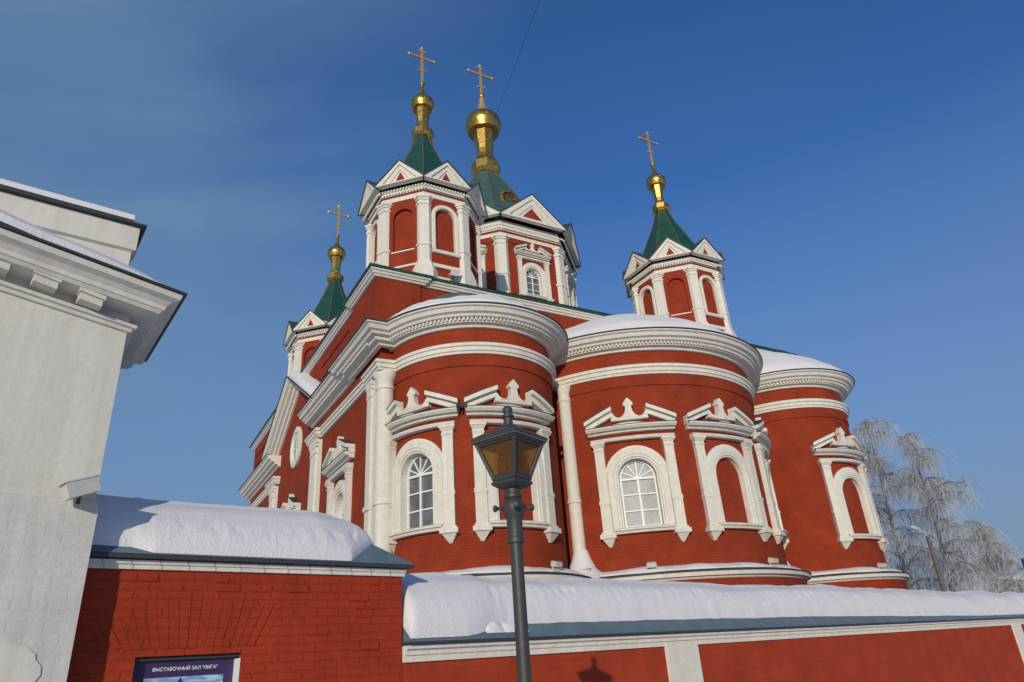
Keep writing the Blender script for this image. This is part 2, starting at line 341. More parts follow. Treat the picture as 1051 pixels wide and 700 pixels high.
def window(m, parent, glazed, pane='glass', k=1.0, s0=0.0, z0=3.63, snow=True):
    """carved white surround with pilasters and a broken pediment"""
    w_ = Sub(m, k, s0, z0)
    a = MB()
    arch(a, w_, 0, 0.64, 3.70, 5.44, [(-0.0, -0.30), (0.0, 0.05), (0.05, 0.055), (0.06, 0.10), (0.14, 0.105), (0.15, 0.13), (0.34, 0.135), (0.36, 0.10), (0.44, 0.095), (0.45, -0.02), (0.45, -0.30)])
    root = a.build('window_surround', M['white'], parent)
    for sg in (-1, 1):
        p = MB(); c = 1.17 * sg
        box(p, w_, c - 0.16, c + 0.16, -0.02, 0.17, 4.70, 6.40)
        box(p, w_, c - 0.185, c + 0.185, -0.02, 0.20, 4.60, 4.72)
        box(p, w_, c - 0.165, c + 0.165, -0.02, 0.185, 3.68, 4.60)
        taper(p, w_, (c - 0.16, c + 0.16, -0.02, 0.17, 6.40), (c - 0.19, c + 0.19, -0.02, 0.21, 6.47))
        box(p, w_, c - 0.165, c + 0.165, -0.02, 0.18, 6.47, 6.55)
        taper(p, w_, (c - 0.17, c + 0.17, -0.02, 0.185, 6.55), (c - 0.225, c + 0.225, -0.02, 0.26, 6.66))
        box(p, w_, c - 0.235, c + 0.235, -0.02, 0.27, 6.66, 6.72)
        box(p, w_, c - 0.205, c + 0.205, -0.02, 0.225, 3.62, 3.70)
        box(p, w_, c - 0.255, c + 0.255, -0.02, 0.28, 3.49, 3.63)
        taper(p, w_, (c - 0.04, c + 0.04, -0.02, 0.06, 3.22), (c - 0.21, c + 0.21, -0.02, 0.24, 3.49))
        p.build('pilaster', M['white'], root)
    e = MB()
    prof(e, w_, [(-0.02, 6.725), (0.20, 6.73), (0.24, 6.80), (0.24, 6.83), (-0.02, 6.85)], -1.40, 1.40)
    e.build('architrave', M['white'], root)
    p = MB()
    prof(p, w_, [(-0.02, 7.00), (0.16, 7.01), (0.20, 7.08), (0.30, 7.09), (0.38, 7.17), (0.385, 7.21), (-0.02, 7.24)], -1.50, 1.50)
    for sg in (-1, 1):
        for (d1, e0, e1) in ((0.22, -0.04, 0.155), (0.36, 0.145, 0.285)):
            A = [(-1.53 * sg, -0.02, 7.215 + e0), (-1.53 * sg, d1, 7.215 + e0), (-1.53 * sg, d1, 7.215 + e1), (-1.53 * sg, -0.02, 7.215 + e1)]
            B = [(-0.57 * sg, -0.02, 7.645 + e0), (-0.57 * sg, d1, 7.645 + e0), (-0.57 * sg, d1, 7.645 + e1), (-0.57 * sg, -0.02, 7.645 + e1)]
            loft(p, w_, A, B, True, 4 if m.curved else 1)
    half = [(0.63, 7.44), (0.60, 7.70), (0.54, 7.70), (0.49, 7.60), (0.40, 7.535), (0.30, 7.535), (0.20, 7.60), (0.125, 7.72), (0.10, 7.90), (0.105, 7.93), (0.165, 7.96), (0.165, 8.03), (0.02, 8.22)]
    fin = half + [(-x, z) for x, z in half[::-1]]
    polyx(p, w_, fin, -0.01, 0.215)
    p.build('pediment', M['white'], root)
    lid = MB()
    for sg in (-1, 1):
        A = [(-1.55 * sg, -0.0, 7.503), (-1.55 * sg, 0.38, 7.503), (-1.55 * sg, 0.38, 7.519), (-1.55 * sg, 0.0, 7.523)]
        B = [(-0.565 * sg, 0.0, 7.937), (-0.565 * sg, 0.38, 7.937), (-0.565 * sg, 0.38, 7.953), (-0.565 * sg, 0.0, 7.957)]
        loft(lid, w_, A, B, True, 4 if m.curved else 1)
    prof(lid, w_, [(0.2, 7.243), (0.40, 7.214), (0.405, 7.234), (0.2, 7.26)], -1.52, 1.52)
    lid.build('metal_flashing', M['edge'], root)
    if snow:
        sn = MB(); q = random.uniform(0.45, 0.95); o = random.uniform(-0.25, 0.25)
        rows = [(o - q + 2 * q * i / 10) for i in range(11)]
        for a_, b_ in zip(rows, rows[1:]):
            ha = 0.12 * max(0, 1 - ((a_ - o) / q) ** 2); hb = 0.12 * max(0, 1 - ((b_ - o) / q) ** 2)
            A = [(a_, 0.01, 7.25), (a_, 0.33, 7.225), (a_, 0.28, 7.235 + ha * 0.7), (a_, 0.01, 7.262 + ha)]
            B = [(b_, 0.01, 7.25), (b_, 0.33, 7.225), (b_, 0.28, 7.235 + hb * 0.7), (b_, 0.01, 7.262 + hb)]
            loft(sn, w_, A, B, False)
        sn.build('snow', M['snow'], root, smooth=True)
    s = MB()
    prof(s, w_, [(-0.32, 3.66), (-0.02, 3.60), (0.17, 3.60), (0.20, 3.67), (0.26, 3.69), (0.26, 3.74), (0.10, 3.80), (-0.32, 3.82)], -0.97, 0.97)
    s.build('sill', M['white'], root)
    n = MB(); archfill(n, w_, 0, 0.66, 3.6, 5.44, -0.14 if not glazed else -0.262)
    if not glazed: n.build('blind_niche', M['red'], root, smooth=True)
    else:
        n.build('glass', M[pane], root, smooth=True)
        f = MB()
        fd0, fd1 = -0.255, -0.20
        arch(f, w_, 0, 0.635, 3.80, 5.44, [(0.0, fd0), (0.0, fd1), (-0.06, fd1), (-0.06, fd0)], 14)
        box(f, w_, -0.035, 0.035, fd0, fd1, 3.82, 5.42)
        for z in (4.36, 4.90): box(f, w_, -0.60, 0.60, fd0, fd1 - 0.01, z - 0.022, z + 0.022)
        box(f, w_, -0.60, 0.60, fd0, fd1 + 0.005, 5.40, 5.47); box(f, w_, -0.62, 0.62, fd0, fd1 + 0.004, 3.80, 3.87)
        for an in (25, 57.5, 90, 122.5, 155):
            t = R_(an); c, s_ = math.cos(t), math.sin(t); o = 0.02
            A = [(0.0 - s_ * o, fd0, 5.44 + c * o), (0 + s_ * o, fd0, 5.44 - c * o), (s_ * o, fd1 - 0.008, 5.44 - c * o), (-s_ * o, fd1 - 0.008, 5.44 + c * o)]
            B = [(p_[0] + c * 0.6, p_[1], p_[2] + s_ * 0.6) for p_ in A]
            loft(f, w_, A, B)
        f.build('window_frame', M['frame'], root)
    return root
def hole(s0=0.0, z0=3.63, k=1.0): return (s0, 0.64 * k, z0 + 0.07 * k, z0 + 1.81 * k, 0.64 * k)

def arcpath(cx, cy, r, p0, p1, st=3.0):
    n = int(abs(p1 - p0) / st); return [(cx - math.sin(R_(p0 + (p1 - p0) * i / n)) * r, cy - math.cos(R_(p0 + (p1 - p0) * i / n)) * r) for i in range(n + 1)]
def apse(cx, cy, R, pmin, pmax, wins, apex, idx, snowspec):
    m = Cyl(cx, cy, R, 0.0); dz = 0.005 * idx
    mb = MB()
    wallcols(mb, m, -R_(pmax) * R, -R_(pmin) * R, 1.2, 10.1, [hole(-R_(a) * R) for a, *_ in wins])
    wall = mb.build('apse', M['red'], church, smooth=True)
    up = MB(); sweep(up, arcpath(cx, cy, R, pmax, pmin), [(-0.02, 8.70), (0.045, 8.715), (0.045, 9.3), (-0.02, 9.3)], plan, flip=1)
    up.build('frieze', M['red'], wall, smooth=True)
    c = MB(); pth = arcpath(cx, cy, R, pmax, pmin, 2.5)
    sweep(c, pth, shift(CORN, dz), plan)
    nd = int(R_(pmax - pmin) * (R + 0.35) / 0.135)
    for i in range(nd):
        s = -R_(pmax) * R + (i + 0.5) * R_(pmax - pmin) * R / nd; hw = 0.038 * R / (R + 0.35)
        A = [(s - hw, 0.25, 10.185 + dz), (s + hw, 0.25, 10.185 + dz), (s + hw, 0.375, 10.19 + dz), (s - hw, 0.375, 10.19 + dz)]
        B = [(p[0], p[1] + (0.04 if p[1] > 0.3 else 0), 10.30 + dz) for p in A]
        loft(c, m, A, B)
    c.build('cornice', M['white'], wall, smooth=True)
    e = MB(); sweep(e, pth, shift(EDGE, dz), plan); e.build('gutter', M['edge'], wall, smooth=True)
    b = MB(); sweep(b, pth, shift(BAND, dz), plan); b.build('string_course', M['white'], wall, smooth=True)
    # plinth with its capped shelf
    pb = MB(); ppth = arcpath(cx, cy, R, pmax, pmin, 3)
    sweep(pb, ppth, [(-0.1, -1.9), (0.52, -1.9), (0.52, 2.05 + dz), (-0.1, 2.05 + dz)], plan)
    pb.build('plinth', M['red'], wall, smooth=True)
    pc = MB(); sweep(pc, ppth, shift([(-0.05, 2.0), (0.54, 2.0), (0.58, 2.06), (0.68, 2.08), (0.70, 2.20), (0.3, 2.33), (-0.05, 2.45)], dz), plan)
    pc.build('plinth_shelf', M['white'], wall, smooth=True)
    pe = MB(); sweep(pe, ppth, shift([(0.5, 2.275), (0.735, 2.205), (0.74, 2.235), (0.5, 2.30)], dz), plan); pe.build('shelf_flashing', M['edge'], wall, smooth=True)
    # snow on the shelf, uneven
    ss = MB(); n = len(ppth) * 2; prev = None
    for i in range(n + 1):
        ph = pmax + (pmin - pmax) * i / n; s = R_(ph) * R
        a = 0.5 + 0.5 * nz1(s * 0.7, idx * 9.1); b_ = 0.5 + 0.5 * nz1(s * 2.3, idx * 4.7 + 3)
        top = 2.455 + 0.14 * max(0, a - 0.3) + 0.04 * b_; out_ = 0.30 + 0.36 * min(1, a * 1.2)
        ring = []
        for (d, z) in ((0.0, 2.44), (out_, 2.335 - (out_ - 0.3) * 0.30), (out_ - 0.03, 2.40 - (out_ - 0.3) * 0.3), (out_ * 0.5, 2.42 + 0.5 * (top - 2.44)), (0.03, top), (0.0, top)):
            ring.append(Cyl(cx, cy, R, R_(ph))(0, d, z + dz))
        if prev:
            for k in range(len(ring)):
                l = (k + 1) % len(ring); ss.face([prev[k], ring[k], ring[l], prev[l]])
        prev = ring
    ss.build('shelf_snow', M['snow'], wall, smooth=True)
    # roof: swollen half cone rising to the attic wall
    rf = MB(); nph = 48; nt_ = 10
    ax, ay = cx, 0.85
    def rp_(ph, t, lift=0.0):
        t = min(max(t, 0.0), 1.0)
        r = R + 0.72; x0, y0 = cx - math.sin(R_(ph)) * r, cy - math.cos(R_(ph)) * r
        z = 10.60 + dz + (apex - 10.60) * (1 - (1 - t) ** 1.25)
        return (x0 + (ax - x0) * t, y0 + (ay - y0) * t, z + lift)
    for i in range(nph):
        a, b2 = pmax + (pmin - pmax) * i / nph, pmax + (pmin - pmax) * (i + 1) / nph
        for j in range(nt_):
            rf.face([rp_(a, j / nt_), rp_(b2, j / nt_), rp_(b2, (j + 1) / nt_), rp_(a, (j + 1) / nt_)])
    rf.build('apse_roof', M['teal'], wall, smooth=True)
    sn = MB(); nph = 80; nt_ = 22; t0, t1, th = snowspec
    def sp(i, j):
        ph = pmax + (pmin - pmax) * i / nph; s = R_(ph)
        lo = t0 + 0.012 * nz1(s * 5, idx * 3.3) ; hi = t1(ph) + 0.10 * nz1(s * 2.2, idx * 7.7 + 1)
        t = lo + (hi - lo) * j / nt_; f = j / nt_
        prof_ = min(1, (f / 0.07)) ** 0.5 * min(1, (1 - f) / 0.10) ** 0.6
        x = rp_(ph, t)
        return rp_(ph, t, 0.012 + prof_ * (th + 0.35 * th * nz1(x[0] * 0.8, x[1] * 0.8, idx) + 0.03 * nz1(x[0] * 3, x[1] * 3, 2)))
    for i in range(nph):
        for j in range(nt_): sn.face([sp(i, j), sp(i + 1, j), sp(i + 1, j + 1), sp(i, j + 1)])
    sn.build('roof_snow', M['snow'], wall, smooth=True)
    for a, gl, pane in wins:
        window(Cyl(cx, cy, R, R_(a)), church, gl, pane)
    return wall
apse(U1, 0.0, R1, -84, 96, [(63.4, True, 'glass'), (0, False, None)], 13.35, 0, (0.03, lambda ph: 0.20 + 0.72 * min(1, max(0, (10 - ph) / 45)) + 0.3 * max(0, (ph - 60) / 36), 0.11))
apse(U2, V2, R2, -102, 102, [(37.2, True, 'glass2'), (0, False, None), (-37.2, True, 'glass')], 13.60, 1, (0.015, lambda ph: 0.98, 0.24))
apse(U3, 0.0, R1, -96, 84, [(0, False, None), (-63.4, True, 'glass')], 13.25, 2, (0.015, lambda ph: 0.98, 0.24))
def column(cx, cy, r, z0, z1, ring, name='column'):
    mb = MB()
    lathe(mb, cx, cy, [(0, z0), (r * 1.35, z0), (r * 1.35, z0 + 0.25), (r * 1.15, z0 + 0.36), (r, z0 + 0.42), (r, ring - 0.07), (r * 1.14, ring - 0.05), (r * 1.14, ring + 0.05), (r, ring + 0.07), (r * 0.96, z1 - 0.62), (r * 1.10, z1 - 0.58), (r * 1.10, z1 - 0.52), (r * 0.97, z1 - 0.48), (r * 0.98, z1 - 0.30), (r * 1.35, z1 - 0.1), (r * 1.35, z1), (0, z1)], 20)
    return mb.build(name, M['white'], church, smooth=True)
column(6.31, -1.12, 0.225, 2.30, 9.12, 4.88)
column(2 * U2 - 6.31, -1.12, 0.225, 2.30, 9.12, 4.88)
for cx in (6.31, 2 * U2 - 6.31):      # drift of snow in the corner at the foot of the column
    s = MB(); lathe(s, cx, -1.18, [(1.05, 2.22), (0.80, 2.38), (0.50, 2.62), (0.33, 2.95), (0.24, 3.25), (0.0, 3.3)], 18); s.build('corner_snow', M['snow'], church, smooth=True)
column(-0.20, -0.10, 0.30, -1.8, 9.12, 4.75)

# ---- main block below the attic
UF = -0.32            # plane of the south flank
VE = 24.0             # far end of the flank
mS = Plane(UF, 0.0, R_(90))      # s = -v
mN = Plane(2 * U2 - UF, 0.0, R_(-90))
GV, GH = 12.1, 13.55     # gable: centre along v, height of the apex
mb = MB()
wallcols(mb, mS, -VE, 0.0, -1.9, 10.3, [hole(-4.25), hole(-19.95), hole(-GV, 3.2)], 1.0)
for (a, b) in ((GV - 5.0, GV), (GV, GV + 5.0)):
    q = [(-a, 0, 10.3), (-b, 0, 10.3), (-b, 0, 10.3 + (GH - 0.4 - 10.3) * (b == GV)), (-a, 0, 10.3 + (GH - 0.4 - 10.3) * (a == GV))]
    mb.face([mS(*p) for p in q], [(p[0], p[2]) for p in q])
wallcols(mb, mN, 0.0, VE, -1.9, 10.3, [], 1.0)
mb.face([(UF, VE, -1.9), (2 * U2 - UF, VE, -1.9), (2 * U2 - UF, VE, 10.3), (UF, VE, 10.3)])
mb.face([(UF, 0, 10.3), (U1 - 2, 0, 10.3), (U1 - 2, 0, -1.9), (UF, 0, -1.9)])
mb.face([(UF, 0.05, 10.29), (2 * U2 - UF, 0.05, 10.29), (2 * U2 - UF, VE, 10.29), (UF, VE, 10.29)])
nave = mb.build('nave', M['red'], church)
def flank(pathuv, pr, name, m_, dz=0.0, parent=nave):
    c = MB(); sweep(c, pathuv, shift(pr, dz), plan, flip=1); return c.build(name, M[m_], parent)
E_ = UF
p1 = [(E_, GV - 3.0), (E_, 2.9), (E_ - 0.13, 2.9), (E_ - 0.13, -0.28), (0.6, -0.28)]
p2 = [(E_, VE + 0.05), (E_, GV + 3.6)]
for pth in (p1, p2):
    flank(pth, CORN, 'cornice', 'white', 0.013); flank(pth, EDGE, 'gutter', 'edge', 0.013)
q1 = [(E_, GV - 3.35), (E_ - 0.16, GV - 3.35), (E_ - 0.16, GV - 4.75), (E_, GV - 4.75), (E_, 0.95), (E_ - 0.12, 0.95), (E_ - 0.16, -0.35), (0.55, -0.42)]
q2 = [(E_, VE + 0.03), (E_, GV + 5.2), (E_ - 0.16, GV + 5.2), (E_ - 0.16, GV + 3.6), (E_, GV + 3.6)]
for pth in (q1, q2): flank(pth, BAND, 'string_course', 'white', 0.009)
nm = [(2 * U2 - E_, -0.1), (2 * U2 - E_, VE)]
flank(nm, CORN, 'cornice', 'white', 0.013); flank(nm, BAND, 'string_course', 'white', 0.009)
# dentils along the flank
dn = MB()
for i in range(int((GV - 3.0) / 0.135)):
    v = 0.1 + i * 0.135; o = 0.13 if v < 2.9 else 0.0
    box(dn, mS, -v - 0.04, -v + 0.04, 0.24 + o, 0.40 + o, 10.20, 10.305)
dn.build('dentil_course', M['white'], nave)
def flank_pilaster(v, hw, d):
    p = MB()
    box(p, mS, -v - hw, -v + hw, -0.02, d * 0.55, -1.8, 9.05); box(p, mS, -v - hw * 0.62, -v + hw * 0.62, -0.02, d, -1.8, 8.5)
    box(p, mS, -v - hw * 0.70, -v + hw * 0.70, -0.02, d * 1.3, 4.68, 4.82)
    for z0, z1, e in ((8.50, 8.58, 1.15), (8.58, 8.80, 1.0), (8.80, 8.93, 1.3), (8.93, 9.11, 1.5)): box(p, mS, -v - hw * (0.62 * e), -v + hw * (0.62 * e), -0.02, d * (0.9 + 0.2 * e), z0, z1)
    p.build('flank_pilaster', M['white'], church)
flank_pilaster(GV - 4.05, 0.68, 0.20); flank_pilaster(GV + 4.4, 0.68, 0.20); flank_pilaster(0.72, 0.34, 0.17); flank_pilaster(VE - 0.4, 0.4, 0.17)
window(mS, church, True, 'glass', s0=-4.25); window(mS, church, False, s0=-19.95); window(mS, church, False, s0=-GV, z0=3.2)
# gable rakes
gb = MB()
RK = [(-0.42, -0.05), (-0.42, 0.10), (-0.34, 0.14), (-0.33, 0.26), (-0.22, 0.30), (-0.20, 0.46), (-0.12, 0.50), (-0.10, 0.62), (-0.02, 0.72), (0.03, 0.735), (0.05, -0.05)]
rpth = [(-(GV - 5.35), 10.55), (-GV, GH), (-(GV + 5.35), 10.55)]
sweep(gb, rpth, RK, lambda x, y, b: mS(x, b, y), flip=1)
gab = gb.build('gable_cornice', M['white'], church)
ge = MB(); sweep(ge, [(-(GV - 5.45), 10.56), (-GV, GH + 0.045), (-(GV + 5.45), 10.56)], [(0.0, 0.45), (0.0, 0.78), (0.035, 0.78), (0.035, 0.45)], lambda x, y, b: mS(x, b, y), flip=1)
ge.build('gable_flashing', M['edge'], gab)
# flip sign check is done by eye: the rake profile hangs below the path
gr_ = MB(); sweep(gr_, [(-(GV - 5.4), 10.62), (-GV, GH + 0.10), (-(GV + 5.4), 10.62)], [(0.0, -0.2), (0.0, 0.68), (0.12, 0.64), (0.24, 0.50), (0.34, 0.2), (0.36, -0.2)], lambda x, y, b: mS(x, b, y), flip=1)
gr_.build('gable_snow', M['snow'], gab, smooth=True)
rg = MB(); sweep(rg, [(-(GV - 0.0) + 1.0 * math.cos(t), 10.05 + 1.0 * math.sin(t)) for t in [2 * math.pi * i / 28 for i in range(28)]], [(0, -0.02), (0, 0.10), (-0.10, 0.13), (-0.26, 0.13), (-0.30, 0.06), (-0.36, 0.03), (-0.36, -0.02)], lambda x, y, b: mS(x, b, y), closed=True, flip=1)
rw = rg.build('round_window', M['white'], church)
rgl = MB(); rgl.face([mS(-GV + 0.66 * math.cos(2 * math.pi * i / 24), 0.012, 10.05 + 0.66 * math.sin(2 * math.pi * i / 24)) for i in range(24)]); rgl.build('glass', M['glass2'], rw)
rb = MB(); box(rb, mS, -GV - 0.03, -GV + 0.03, 0.014, 0.04, 9.42, 10.68); box(rb, mS, -GV - 0.63, -GV + 0.63, 0.014, 0.043, 10.02, 10.08); rb.build('window_frame', M['frame'], rw)
# ledge snow on the flank cornice corner
ls = MB(); sweep(ls, [(E_, 6.6), (E_, 0.4)], [(0.0, 10.60), (0.62, 10.66), (0.55, 10.78), (0.3, 10.95), (0.0, 11.15)], plan); ls.build('ledge_snow', M['snow'], church, smooth=True)

# ---- attic block carrying the towers
AU0, AU1, AV0, AV1 = -0.24, 2 * U2 + 0.22, 0.86, 24.6
mb = MB()
per = [(AU0, AV1), (AU0, AV0), (AU1, AV0), (AU1, AV1)]
sweep(mb, per, [(-0.2, 10.2), (0.0, 10.2), (0.0, 13.5), (-0.2, 13.5)], plan, closed=True)
attic = mb.build('attic', M['red'], church)
pier = MB()
sweep(pier, [(AU0, AV0 + 2.6), (AU0, AV0), (AU0 + 1.7, AV0)], [(-0.02, 10.2), (0.09, 10.2), (0.09, 13.4), (-0.02, 13.4)], plan)
for v0 in (4.2, 9.5, 15.0, 19.5):
    for z in (12.15, 12.75): box(pier, Plane(AU0, 0, R_(90)), -v0 - 4.3, -v0, -0.02, 0.05, z, z + 0.38)
pier.build('attic_pier', M['red'], attic)
AC = [(-0.02, 13.40), (0.07, 13.405), (0.09, 13.46), (0.15, 13.48), (0.18, 13.55), (0.24, 13.58), (0.25, 13.65), (-0.02, 13.66)]
AE = [(0.0, 13.664), (0.31, 13.650), (0.32, 13.74), (0.0, 13.80)]
ap_ = [(AU0, AV1), (AU0, AV0 + 2.7), (AU0 - 0.11, AV0 + 2.7), (AU0 - 0.11, AV0 - 0.11), (AU0 + 1.8, AV0 - 0.11), (AU0 + 1.8, AV0), (AU1, AV0), (AU1, AV1)]
c = MB(); sweep(c, ap_, AC, plan, closed=True); c.build('attic_cornice', M['white'], attic)
c = MB(); sweep(c, ap_, AE, plan, closed=True); c.build('eave', M['green'], attic)
rf = MB(); lo = [(AU0 - 0.29, AV0 - 0.29), (AU1 + 0.29, AV0 - 0.29), (AU1 + 0.29, AV1), (AU0 - 0.29, AV1)]; hi = [(6.2, 6.5), (15.0, 6.5), (15.0, 16.0), (6.2, 16.0)]
for i in range(4):
    j = (i + 1) % 4; rf.face([(*lo[i], 13.77), (*lo[j], 13.77), (*hi[j], 15.5), (*hi[i], 15.5)])
rf.build('attic_roof', M['green'], attic)
sn = MB(); nI, nJ = 70, 8
def asn(i, j):
    u = 0.9 + (AU1 - 1.2) * i / nI; f = j / nJ; 
    st = 0.10 + 0.10 * nz1(u * 0.9, 3.1) + (0.45 if u < 4.5 else 0.0) * (1 - min(1, max(0, (u - 3.2) / 1.3)))
    v = AV0 - 0.33 + st * 1.0 + f * 4.6
    z = 13.79 + (v - AV0 + 0.36) * 0.2906
    tk = 0.13 * min(1, f * 9) ** 0.6 * (1 + 0.5 * nz1(u * 1.1, v * 1.1, 4)) * min(1, i / 3) * min(1, (nI - i) / 3)
    return (u, v, z + 0.01 + tk)
for i in range(nI):
    for j in range(nJ): sn.face([asn(i, j), asn(i + 1, j), asn(i + 1, j + 1), asn(i, j + 1)])
sn.build('attic_snow', M['snow'], attic, smooth=True)

# ---- octagonal towers
def octp(r): return [(-math.sin(R_(22.5 + 45 * k)) * r, -math.cos(R_(22.5 + 45 * k)) * r) for k in range(8)]
C8 = math.cos(R_(22.5))
def drum(root_name, loc, RB, z0, zc, niche, zcap, ztop, pil, corn, gab_, tent, parent):
    """returns the drum wall; every other piece is its child. loc in church axes"""
    apo = RB * C8; face_w = 2 * RB * math.sin(R_(22.5))
    mb = MB()
    for k in range(8):
        m = Plane(-math.sin(R_(45 * k)) * apo, -math.cos(R_(45 * k)) * apo, R_(45 * k))
        wallcols(mb, m, -face_w / 2, face_w / 2, z0, ztop, [niche(k)] if niche(k) else [], 0.5)
    drum_ = mb.build(root_name, M['red'], parent); drum_.location = loc
    hw, pd, zb, zr = pil
    for k in range(8):
        ph = R_(22.5 + 45 * k); m = Plane(-math.sin(ph) * (RB - pd * 0.9), -math.cos(ph) * (RB - pd * 0.9), ph)
        p = MB(); d = pd + 0.04
        def pc(h, e, za, zb_):     # bent pilaster: centre front and two bevelled flanks
            pts = [(-h - e, -0.16), (-h * 0.45 - e * 0.5, 0.9 * d * 0.5 + e), (-h * 0.45 - e * 0.5, d + e), (h * 0.45 + e * 0.5, d + e), (h * 0.45 + e * 0.5, 0.9 * d * 0.5 + e), (h + e, -0.16), (h + e, -0.4), (-h - e, -0.4)]
            pts = [(-h - e, -0.14), (-h * 0.55 - e * 0.6, d + e), (h * 0.55 + e * 0.6, d + e), (h + e, -0.14), (h + e, -0.4), (-h - e, -0.4)]
            loft(p, m, [(a, b, za) for a, b in pts], [(a, b, zb_) for a, b in pts])
        k_ = hw / 0.36
        pc(hw, 0.0, zb, zcap - 0.42 * k_)
        pc(hw, 0.035 * k_, zr - 0.05 * k_, zr + 0.05 * k_)
        pc(hw, 0.035 * k_, zcap - 0.42 * k_, zcap - 0.34 * k_)
        pc(hw, 0.005, zcap - 0.34 * k_, zcap - 0.2 * k_); pc(hw, 0.045 * k_, zcap - 0.2 * k_, zcap - 0.1 * k_); pc(hw, 0.09 * k_, zcap - 0.1 * k_, zcap - 0.003)
        pts0 = [(-hw - 0.20 * k_, -0.14), (-hw * 0.55 - 0.15 * k_, d + 0.14 * k_), (hw * 0.55 + 0.15 * k_, d + 0.14 * k_), (hw + 0.20 * k_, -0.14), (hw + 0.2 * k_, -0.4), (-hw - 0.2 * k_, -0.4)]
        pts1 = [(-hw - 0.03, -0.14), (-hw * 0.55 - 0.02, d + 0.02), (hw * 0.55 + 0.02, d + 0.02), (hw + 0.03, -0.14), (hw + 0.03, -0.4), (-hw - 0.03, -0.4)]
        loft(p, m, [(a, b, zb - 0.5 * k_) for a, b in pts0], [(a, b, zb) for a, b in pts1]); loft(p, m, [(a, b, zb - 1.2 * k_) for a, b in pts0], [(a, b, zb - 0.502 * k_) for a, b in pts0])
        p.build('pilaster', M['white'], drum_)
    a = MB(); sweep(a, octp(RB), [(-0.05, zcap), (0.12, zcap), (0.14, zcap + 0.06), (0.14, zcap + 0.2), (-0.05, zcap + 0.21)], plan, closed=True); a.build('architrave', M['white'], drum_)
    co = MB(); sweep(co, octp(RB), corn, plan, closed=True)
    zd = corn[3][1]
    for k in range(8):
        m = Plane(-math.sin(R_(45 * k)) * apo, -math.cos(R_(45 * k)) * apo, R_(45 * k)); wd = face_w + 0.2; n = int(wd / 0.13)
        for i in range(n): 
            s = -wd / 2 + (i + 0.5) * wd / n; box(co, m, s - 0.033, s + 0.033, corn[3][0] - 0.04, corn[3][0] + 0.055, zd - 0.075, zd + 0.02)
    co.build('cornice', M['white'], drum_)
    zE = corn[-1][1]; dE = max(q[0] for q in corn)
    ed = MB(); sweep(ed, octp(RB), [(dE - 0.15, zE - 0.005), (dE + 0.04, zE - 0.03), (dE + 0.05, zE + 0.012), (dE - 0.15, zE + 0.03)], plan, closed=True); ed.build('gutter', M['edge'], drum_)
    gh, gd = gab_
    for k in range(8):
        m = Plane(-math.sin(R_(45 * k)) * apo, -math.cos(R_(45 * k)) * apo, R_(45 * k))
        bw = (apo + gd + 0.03) * math.tan(R_(22.5)) - 0.01; q = MB(); z_ = zE + 0.015
        fr = 0.27 * gh
        tri = [(-bw, z_), (0, z_ + gh), (bw, z_)]
        # rake frame as a triangle band, stepped
        def band(o0, o1, d0, d1):
            k0 = lambda o: [(-bw + o * 2.1, z_ + o * 0.35), (0, z_ + gh - o * 1.25), (bw - o * 2.1, z_ + o * 0.35)]
            A_, B_ = k0(o0), k0(o1)
            for i in range(3):
                j = (i + 1) % 3
                lp = [(A_[i][0], d0, A_[i][1]), (A_[i][0], d1, A_[i][1]), (B_[i][0], d1, B_[i][1]), (B_[i][0], d0, B_[i][1])]
                lq = [(A_[j][0], d0, A_[j][1]), (A_[j][0], d1, A_[j][1]), (B_[j][0], d1, B_[j][1]), (B_[j][0], d0, B_[j][1])]
                loft(q, m, lp, lq)
        band(0.0, 0.14 * gh, gd - 0.25, gd); band(0.14 * gh, 0.30 * gh, gd - 0.25, gd - 0.07); band(0.30 * gh, 0.38 * gh, gd - 0.25, gd - 0.12)
        gbo = q.build('gablet', M['white'], drum_)
        ty = MB(); ty.face([m(-bw * 0.6, gd - 0.16, z_ + 0.05), m(bw * 0.6, gd - 0.16, z_ + 0.05), m(0, gd - 0.16, z_ + gh * 0.65)]); ty.build('tympanum', M['red'], gbo)
        rf_ = MB()
        for sg in (-1, 1):
            A = [(sg * (bw + 0.05), gd + 0.05, z_ - 0.02), (sg * (bw + 0.05), gd + 0.05, z_ + 0.02), (sg * bw * 0.55, -apo * 0.22, z_ + 0.02), (sg * bw * 0.55, -apo * 0.22, z_ - 0.02)]
            B = [(0, gd + 0.05, z_ + gh), (0, gd + 0.05, z_ + gh + 0.045), (0, -apo * 0.5, z_ + gh + 0.045), (0, -apo * 0.5, z_ + gh)]
            loft(rf_, m, A, B)
        rf_.build('gablet_roof', M['edge'], gbo)
        ph = R_(22.5 + 45 * k); mv = Plane(-math.sin(ph) * RB, -math.cos(ph) * RB, ph); s_ = MB(); sw = gh * 0.62
        s_.face([mv(0, dE * 0.9, z_ + 0.02), mv(sw, -sw * 0.9, z_ + gh * 0.72), mv(0, -sw * 1.4, z_ + gh * 0.86)]); s_.face([mv(0, dE * 0.9, z_ + 0.02), mv(-sw, -sw * 0.9, z_ + gh * 0.72), mv(0, -sw * 1.4, z_ + gh * 0.86)])
        s_.build('valley_snow', M['snow'], drum_)
    t = MB(); lathe(t, 0, 0, tent, 8, off=R_(22.5)); t.build('tent_roof', M['green'] if RB < 3 else M['teal'], drum_)
    rb_ = MB()
    for k in range(8):
        ph = R_(22.5 + 45 * k); tube(rb_, [(-math.sin(ph) * r, -math.cos(ph) * r, z) for r, z in tent], 0.035 if RB < 3 else 0.06, 5)
    rb_.build('tent_rib', M['rib'], drum_)
    return drum_
